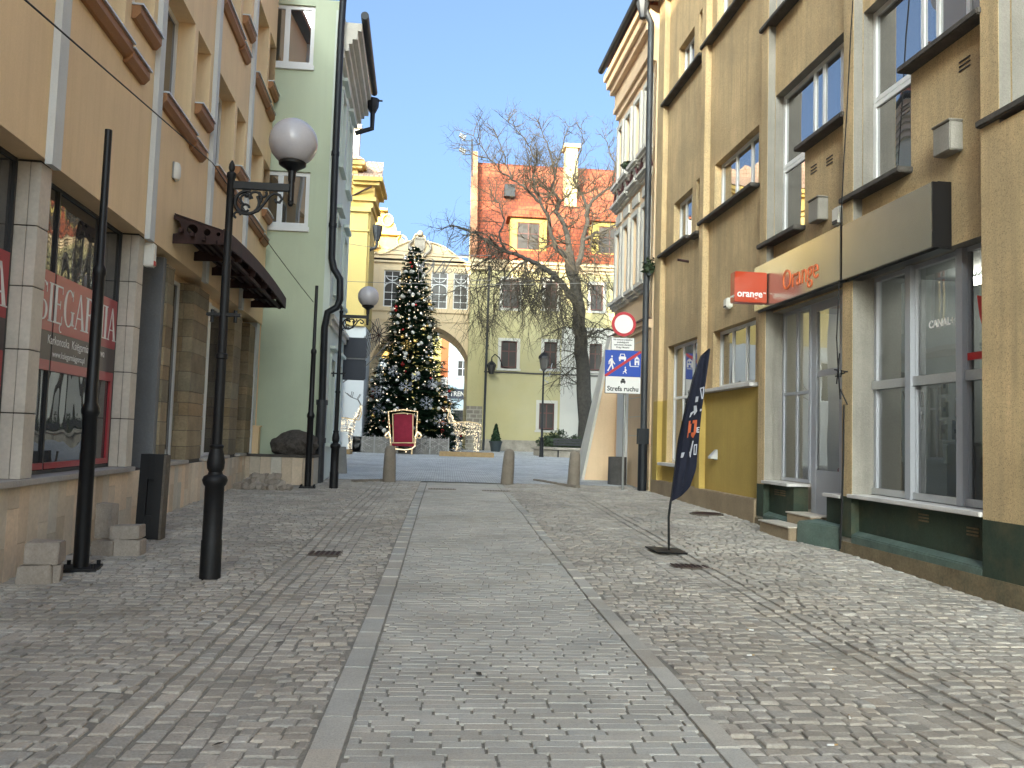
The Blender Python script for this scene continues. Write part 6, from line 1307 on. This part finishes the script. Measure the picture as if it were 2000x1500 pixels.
for p, d, r, k_ in samples:
    up = 1 if p.z > 13.2 else (.4 if p.z > 11.8 else -1)
    if k_ in ('a', 'i', 'j') and p.x < .8: up = -.1
    nn_ = 2 if r > .1 else 3
    if k_ == 'trunk' : nn_ = 1
    for _ in range(nn_):
        if rn.random() < (.58 if up > .3 else .64): continue
        a = Vector((rn.gauss(0, 1), rn.gauss(0, .8), rn.gauss(0, .6))).normalized()+(p-ctr).normalized()*.45
        twig(p, (a+d*.4).normalized(), (rn.uniform(.5, .95) if k_ in 'nopqrs' else rn.uniform(.9, 1.9)) if up > 0 else rn.uniform(1.1, 2.4), min(.045, max(.022, r*.45)), 1, up)
for x, y in ((905, 585), (940, 600), (960, 590), (985, 600), (1010, 600), (1035, 615), (1060, 600), (1075, 640), (1090, 600), (1100, 650), (1030, 570), (1050, 560), (1085, 570), (1110, 600), (1160, 560), (1175, 540), (1185, 600)):
    p = atY(x+rn.uniform(-8, 8), y-70, TRY-rn.uniform(1, 3)); twig(p, Vector((rn.gauss(0, .3), rn.gauss(0, .3), -1)).normalized(), rn.uniform(2.2, 3.6), .03, 1, -1.2)
for x, y in ((1130, 690), (1128, 720), (1130, 750), (1126, 640)): twig(atY(x, y, TRY-.2), Vector((-.8, -.3, .1)).normalized(), 1.8, .035, 1, -.7); twig(atY(x, y, TRY-.2), Vector((-.6, -.6, .2)).normalized(), 1.5, .03, 1, -.7)
mb.build('crown', MT['twig'], bt, fix=False)
# raised bed, shrubs, bench
rb = Vector((7.2, 43, gz(43))); t = thing('tree_bed', 'round stone rimmed raised bed at the foot of the bare tree', 'raised bed', rb)
mb = MB(); mb.lathe((7.3, 43.4, gz(43)-.05), [(2.6, 0), (2.6, .38), (2.75, .42), (2.75, .52), (2.45, .54), (2.4, .45)], 40); mb.build('rim', MT['stone'], t); mb = MB(); mb.lathe((7.3, 43.4, gz(43)), [(2.45, .2), (2.45, .36), (.01, .42)], 24); mb.build('soil', MT['joint_dirt'], t)
def bush(c, r, n_, m, seed, leaf=.10):
    rn3 = random.Random(seed); b_ = MB()
    for _ in range(n_):
        d = Vector((rn3.gauss(0, 1), rn3.gauss(0, 1), abs(rn3.gauss(0, 1)))).normalized(); k_ = rn3.uniform(.55, 1)*(1+.25*math.sin(5*d.x+3*d.y+seed)); p = Vector(c)+Vector((d.x*r[0]*k_, d.y*r[1]*k_, d.z*r[2]*k_)); s = leaf*rn3.uniform(.6, 1.2)
        u_ = Vector((rn3.gauss(0, 1), rn3.gauss(0, 1), rn3.gauss(0, 1))).normalized()*s; w_ = d.cross(u_).normalized()*s*.5; b_.add([p-u_, p+w_, p+u_, p-w_], [(0, 1, 2, 3)])
    for _ in range(7): d = Vector((rn3.gauss(0, .5), rn3.gauss(0, .5), 1)).normalized(); b_.tube([Vector(c), Vector(c)+Vector((d.x*r[0], d.y*r[1], d.z*r[2]))*.8], .015, 4)
    return b_
for i, (x, y, r, lb) in enumerate(((5.75, 43.0, (.85, .7, .95), 'dark rounded shrub at the left of the raised tree bed'), (6.75, 42.7, (.6, .5, .65), 'low shrub in the middle of the raised tree bed'), (7.6, 42.2, (.55, .5, .8), 'small shrub beside the bare tree trunk'))):
    o = bush((x, y, gz(43)+.36), r, 1500, 0, i).build('shrub', MT['shrub_leaf'], None, loc=(x, y, gz(43)+.36), fix=False); tag(o, lb, 'shrub', 'shrubs in the tree bed')
q = atY(1120, 866, 41.5); t = thing('park_bench', 'dark bench in front of the raised tree bed', 'bench', (q.x, 41.5, gz(41.5))); mb = MB()
for k_ in range(3): mb.box(q.x-1.0, q.x+1.2, 41.3+.13*k_, 41.4+.13*k_, gz(41)+.43, gz(41)+.47)
mb.build('seat', MT['dark_frame'], t); mb = MB()
for k_ in range(3): mb.box(q.x-1.0, q.x+1.2, 41.72, 41.75, gz(41)+.6+.13*k_, gz(41)+.70+.13*k_)
mb.build('backrest', MT['dark_frame'], t)
for x in (-.8, 1.0): mb = MB(); mb.box(q.x+x-.03, q.x+x+.03, 41.3, 41.35, gz(41), gz(41)+.43); mb.box(q.x+x-.03, q.x+x+.03, 41.76, 41.8, gz(41), gz(41)+.97); mb.build('leg', MT['black_iron'], t)
# potted cypress
q = atY(968, 868, 48); b = Vector((q.x, 48, gz(48))); t = thing('potted_cypress', 'small clipped cypress in a dark pot against the pale yellow house', 'potted plant', b)
mb = MB(); mb.lathe(b, [(.26, 0), (.36, .5), (.40, .56), (.40, .62), (.36, .62), (.34, .56)], 18); mb.build('pot', MT['terracotta_dark'], t, smooth=True)
mb = MB(); rn3 = random.Random(3)
for _ in range(1400):
    h_ = rn3.random(); r = .30*(1-h_)**.8*(.5+.5*rn3.random()); a = rn3.uniform(0, 6.3); p = b+Vector((r*math.cos(a), r*math.sin(a), .6+1.0*h_)); u_ = Vector((rn3.gauss(0, .03), rn3.gauss(0, .03), .06)); w_ = Vector((rn3.gauss(0, .03), rn3.gauss(0, .03), 0)); mb.add([p-u_, p+w_, p+u_, p-w_], [(0, 1, 2, 3)])
mb.build('foliage', MT['cypress'], t, fix=False)
# plaza lamp post
q = atY(1057, 893, 41); b = Vector((q.x, 41, gz(41))); t = thing('square_lantern', 'slim dark lantern post on the square before the pale yellow house', 'street lamp', b); zt_ = atY(1057, 686, 41).z-b.z
mb = MB(); mb.lathe(b, [(.13, 0), (.11, .1), (.09, .9), (.10, .95), (.06, 1.0), (.05, 3.0), (.045, zt_-1.0)], 12); mb.build('pole', MT['black_iron'], t, smooth=True)
mb = MB(); mb.lathe(b+Vector((0, 0, zt_-1.0)), [(.06, 0), (.16, .12), (.24, .6), (.26, .62)], 6); mb.build('lantern_glass', MT['pane_dim'], t); mb = MB(); mb.lathe(b+Vector((0, 0, zt_-.38)), [(.29, 0), (.27, .12), (.14, .28), (.04, .34), (.01, .42)], 6); mb.build('lantern_cap', MT['black_iron'], t)
mb = MB()
for k_ in range(3): mb.tube([b+Vector((.04, -.05, zt_-1.05-.5*k_*.4)), b+Vector((.35-.06*k_, -.08, zt_-.9-.35*k_)), b+Vector((.42-.1*k_, -.08, zt_-.6-.45*k_))], .02, 5)
mb.build('light_spray', MT['snowflake'], t)
# wall lantern and camera mast on the pale yellow house
q = atY(960, 716, 49.4); t = thing('wall_lantern', 'black iron wall lantern on the corner of the pale yellow house', 'lantern', q)
mb = MB(); mb.lathe(q-Vector((0, 0, .45)), [(.12, 0), (.26, .5), (.27, .54)], 6); mb.build('glass', MT['pane_dim'], t); mb = MB(); mb.lathe(q+Vector((0, 0, .09)), [(.30, 0), (.2, .14), (.05, .26), (.02, .5)], 6)
for k_ in range(6): a = k_*math.pi/3; mb.tube([q+Vector((.12*math.cos(a), .12*math.sin(a), -.45)), q+Vector((.27*math.cos(a), .27*math.sin(a), .09))], .02, 4)
mb.tube([q+Vector((0, 0, .55)), q+Vector((.2, .3, .8)), q+Vector((.5, .55, .6)), q+Vector((.7, .62, .1))], .03, 6); mb.build('frame', MT['black_iron'], t)
t = thing('camera_mast', 'mast with two security cameras on the gable of the red roofed house', 'camera mast', atY(922, 350, 50)); mb = MB(); a = atY(922, 345, 50); b_ = atY(922, 272, 50); mb.tube([a, b_], .05, 6)
for y in (275, 302): mb.tube([atY(922, y, 50), atY(905, y, 50)], .035, 6)
mb.build('mast', MT['grey_zinc'], t)
for y in (275, 302):
    p = atY(904, y-6, 50); mb = MB(); mb.cbox(p+Vector((-.02, 0, .08)), (.42, .25, .22), 0, (0, .5)); mb.tube([p, p-Vector((0, 0, .2))], .04, 6); mb.build('security_camera', MT['sign_back'], t)
# ---------------------------------------------------------------- parked cars beyond the arch
def car(x, y, m, label, L_=4.3, W=1.75):
    b = Vector((x, y, gz(y))); t = thing('parked_car', label, 'car', b, 'cars parked beyond the archway'); mb = MB()
    pr = [(-2.1, .35), (2.1, .35), (2.15, .6), (2.05, .85), (1.2, .95), (.55, 1.42), (-.95, 1.45), (-1.75, .98), (-2.1, .9), (-2.16, .6)]
    mb.prism([b+Vector((-W/2, px1, pz)) for px1, pz in pr], (W, 0, 0)); o = mb.build('body', MT[m], t, bevel=.06)
    mb = MB(); mb.prism([b+Vector((-W*.4, -1.72, 1.0)), b+Vector((W*.4, -1.72, 1.0)), b+Vector((W*.36, -1.02, 1.41)), b+Vector((-W*.36, -1.02, 1.41))], (0, -.02, .02)); mb.build('rear_window', MT['pane'], t)
    for sx_ in (-1, 1):
        mb = MB(); mb.prism([b+Vector((sx_*W*.5, q1, q2)) for q1, q2 in ((1.0, 1.0), (.5, 1.36), (-.9, 1.38), (-1.55, 1.0))], (sx_*.012, 0, 0)); mb.build('side_window', MT['pane'], t)
        mb = MB(); mb.box(b.x+sx_*W*.42-.13, b.x+sx_*W*.42+.13, b.y-2.19, b.y-2.1, b.z+.72, b.z+.88); mb.build('tail_light', MT['tail_red'], t)
        for yy in (-1.3, 1.3):
            mb = MB(); mb.lathe(b+Vector((sx_*(W/2-.08), yy, .32)), [(.32, -.1), (.32, .1)], 18, tilt=Matrix.Rotation(math.pi/2, 3, 'Y')); mb.build('wheel', MT['tyre'], t)
    mb = MB(); mb.box(b.x-W*.48, b.x+W*.48, b.y-2.22, b.y-2.12, b.z+.36, b.z+.62); mb.build('bumper', MT['dark_frame'], t)
car(.72, 72, 'car_silver', 'silver car parked beyond the archway, right of the decorated tree'); car(-6.6, 70, 'car_silver', 'pale car parked beyond the archway, left of the decorated tree'); car(1.2, 80, 'car_paint', 'dark car parked farther beyond the archway')
# ---------------------------------------------------------------- plants on the peach house sills
for (x, y, n_, lb, r) in ((1268, 538, .12, 'green plant on a lower window sill of the peach house', (.16, .12, .34)), (1225, 334, .12, 'withered dark plant on an upper window sill of the peach house', (.15, .1, .22))):
    p = pn(P, x, y, n_); t = thing('sill_plant', lb, 'potted plant', p); mb = MB(); mb.lathe(p, [(.05, 0), (.07, .1), (.065, .1)], 10); mb.build('pot', MT['terracotta_dark'], t); bush(p+Vector((0, 0, .08)), r, 160, 0, int(x), .07).build('foliage', MT['shrub_leaf'], t, fix=False)
# ---------------------------------------------------------------- behind the phone shop glass
i_ = 0; rn = random.Random(2)
t = thing('display_stand', 'grey display counter behind the middle window of the phone shop', 'display stand', R.p(1.5, -.6, .42)); mb = MB(); mb.fb(R, 1.22, 1.72, -.95, -.55, .43, 1.55); mb.build('counter', MT['shop_wall'], t, bevel=.02); mb = MB(); mb.fb(R, 1.2, 1.74, -.97, -.53, 1.551, 1.575); mb.build('top', MT['sheet_metal'], t)
csrc = None
rowsz = ((2.15, (1.66,)), (1.88, (1.66, 1.40, 1.22)), (1.62, (1.68, 1.46, 1.24)), (2.02, (2.14,)), (1.74, (2.14,)), (1.46, (1.22,)))
for z, us2 in rowsz:
    for u in us2:
        b = R.p(u, -.50, z)
        t = thing('price_card', 'white price card hanging behind the phone shop window', 'card', b, 'price cards hung in the phone shop window')
        if csrc is None:
            c1 = MB(); c1.fb(R, u-.07, u+.07, -.50, -.495, z-.02, z+.16); c1 = c1.build('card', MT['card'], t); c2_ = MB(); c2_.fb(R, u-.025, u+.02, -.4945, -.493, z+.05, z+.10); c2_ = c2_.build('printed_mark', MT['sign_black'], t); c3 = MB(); c3.fb(R, u-.035, u+.03, -.5, -.47, z+.162, z+.20); c3 = c3.build('clip', MT['book_white'], t); csrc = (c1, c2_, c3)
        else:
            for s in csrc: c = s.copy(); COL.objects.link(c); c.parent = t
text('CANAL+', R.p(1.66, GN+.001, 2.90), -R.u, (0, 0, 1), .12, MT['book_white'], wB[1], depth=.002, bold=.004)
mb = MB(); mb.fb(R, .40, .97, GN+.0005, GN+.0035, 2.46, 2.54); mb.prism([R.p(u+.19, GN+.001, z) for u, z in ((.62, 3.15), (.50, 3.12), (.54, 2.95), (.48, 2.78), (.40, 2.72), (.50, 2.70), (.58, 2.92))], R.n*.003); mb.prism([R.p(u+.15, GN+.001, z) for u, z in ((.44, 3.3), (.40, 3.28), (.40, 3.0), (.47, 3.02))], R.n*.003); mb.build('red_decal', MT['red_decal'], wB[0])
mb = MB()
for k_ in range(4): mb.tube([R.p(.68+(.05+.045*k_)*math.cos(a/8*math.pi), GN+.002, 3.25+(.06+.055*k_)*math.sin(a/8*math.pi)) for a in range(9)], .004, 4)
mb.build('line_decal', MT['sign_black'], wB[0])
# small decorated tree inside the shop door
b = R.p(3.82, -.62, .42); t = thing('indoor_christmas_tree', 'little decorated tree with orange and silver baubles inside the phone shop door', 'christmas tree', b)
rn = random.Random(4); mb = MB()
for h_ in [k_/26 for k_ in range(26)]:
    r = .34*(1-h_)+.03
    for k_ in range(9): a = rn.uniform(0, 6.3); d = Vector((math.cos(a), math.sin(a), .1)); spray(b+Vector((0, 0, .25+1.4*h_)), d, r, .06)
mb.build('foliage', MT['needles_tip'], t, fix=False); mb = MB(); mb.tube([b, b+Vector((0, 0, 1.6))], [.03, .01], 6); mb.build('trunk', MT['bark'], t)
for k_ in range(14):
    h_ = rn.uniform(.05, .75); a = rn.uniform(0, 6.3); r = .34*(1-h_)+.02; mb = MB(); mb.sphere(b+Vector((r*math.cos(a), r*math.sin(a), .2+1.4*h_)), rn.uniform(.035, .055), 12, 8); mb.build('bauble', MT[rn.choice(('orange_letters', 'bauble_silver', 'bauble_red', 'orange_letters'))], t, smooth=True)
t = thing('shop_counter', 'pale counter with dark shelves inside the phone shop door', 'counter', R.p(4.6, -2.0, .42)); mb = MB(); mb.fb(R, 4.2, 5.6, -2.2, -1.7, .43, 1.25); mb.build('front', MT['wood_deck'], t); mb = MB(); mb.fb(R, 4.15, 5.65, -2.25, -1.65, 1.251, 1.3); mb.fb(R, 4.15, 5.65, -2.22, -1.7, 1.45, 1.49); mb.build('top', MT['white_pvc'], t)
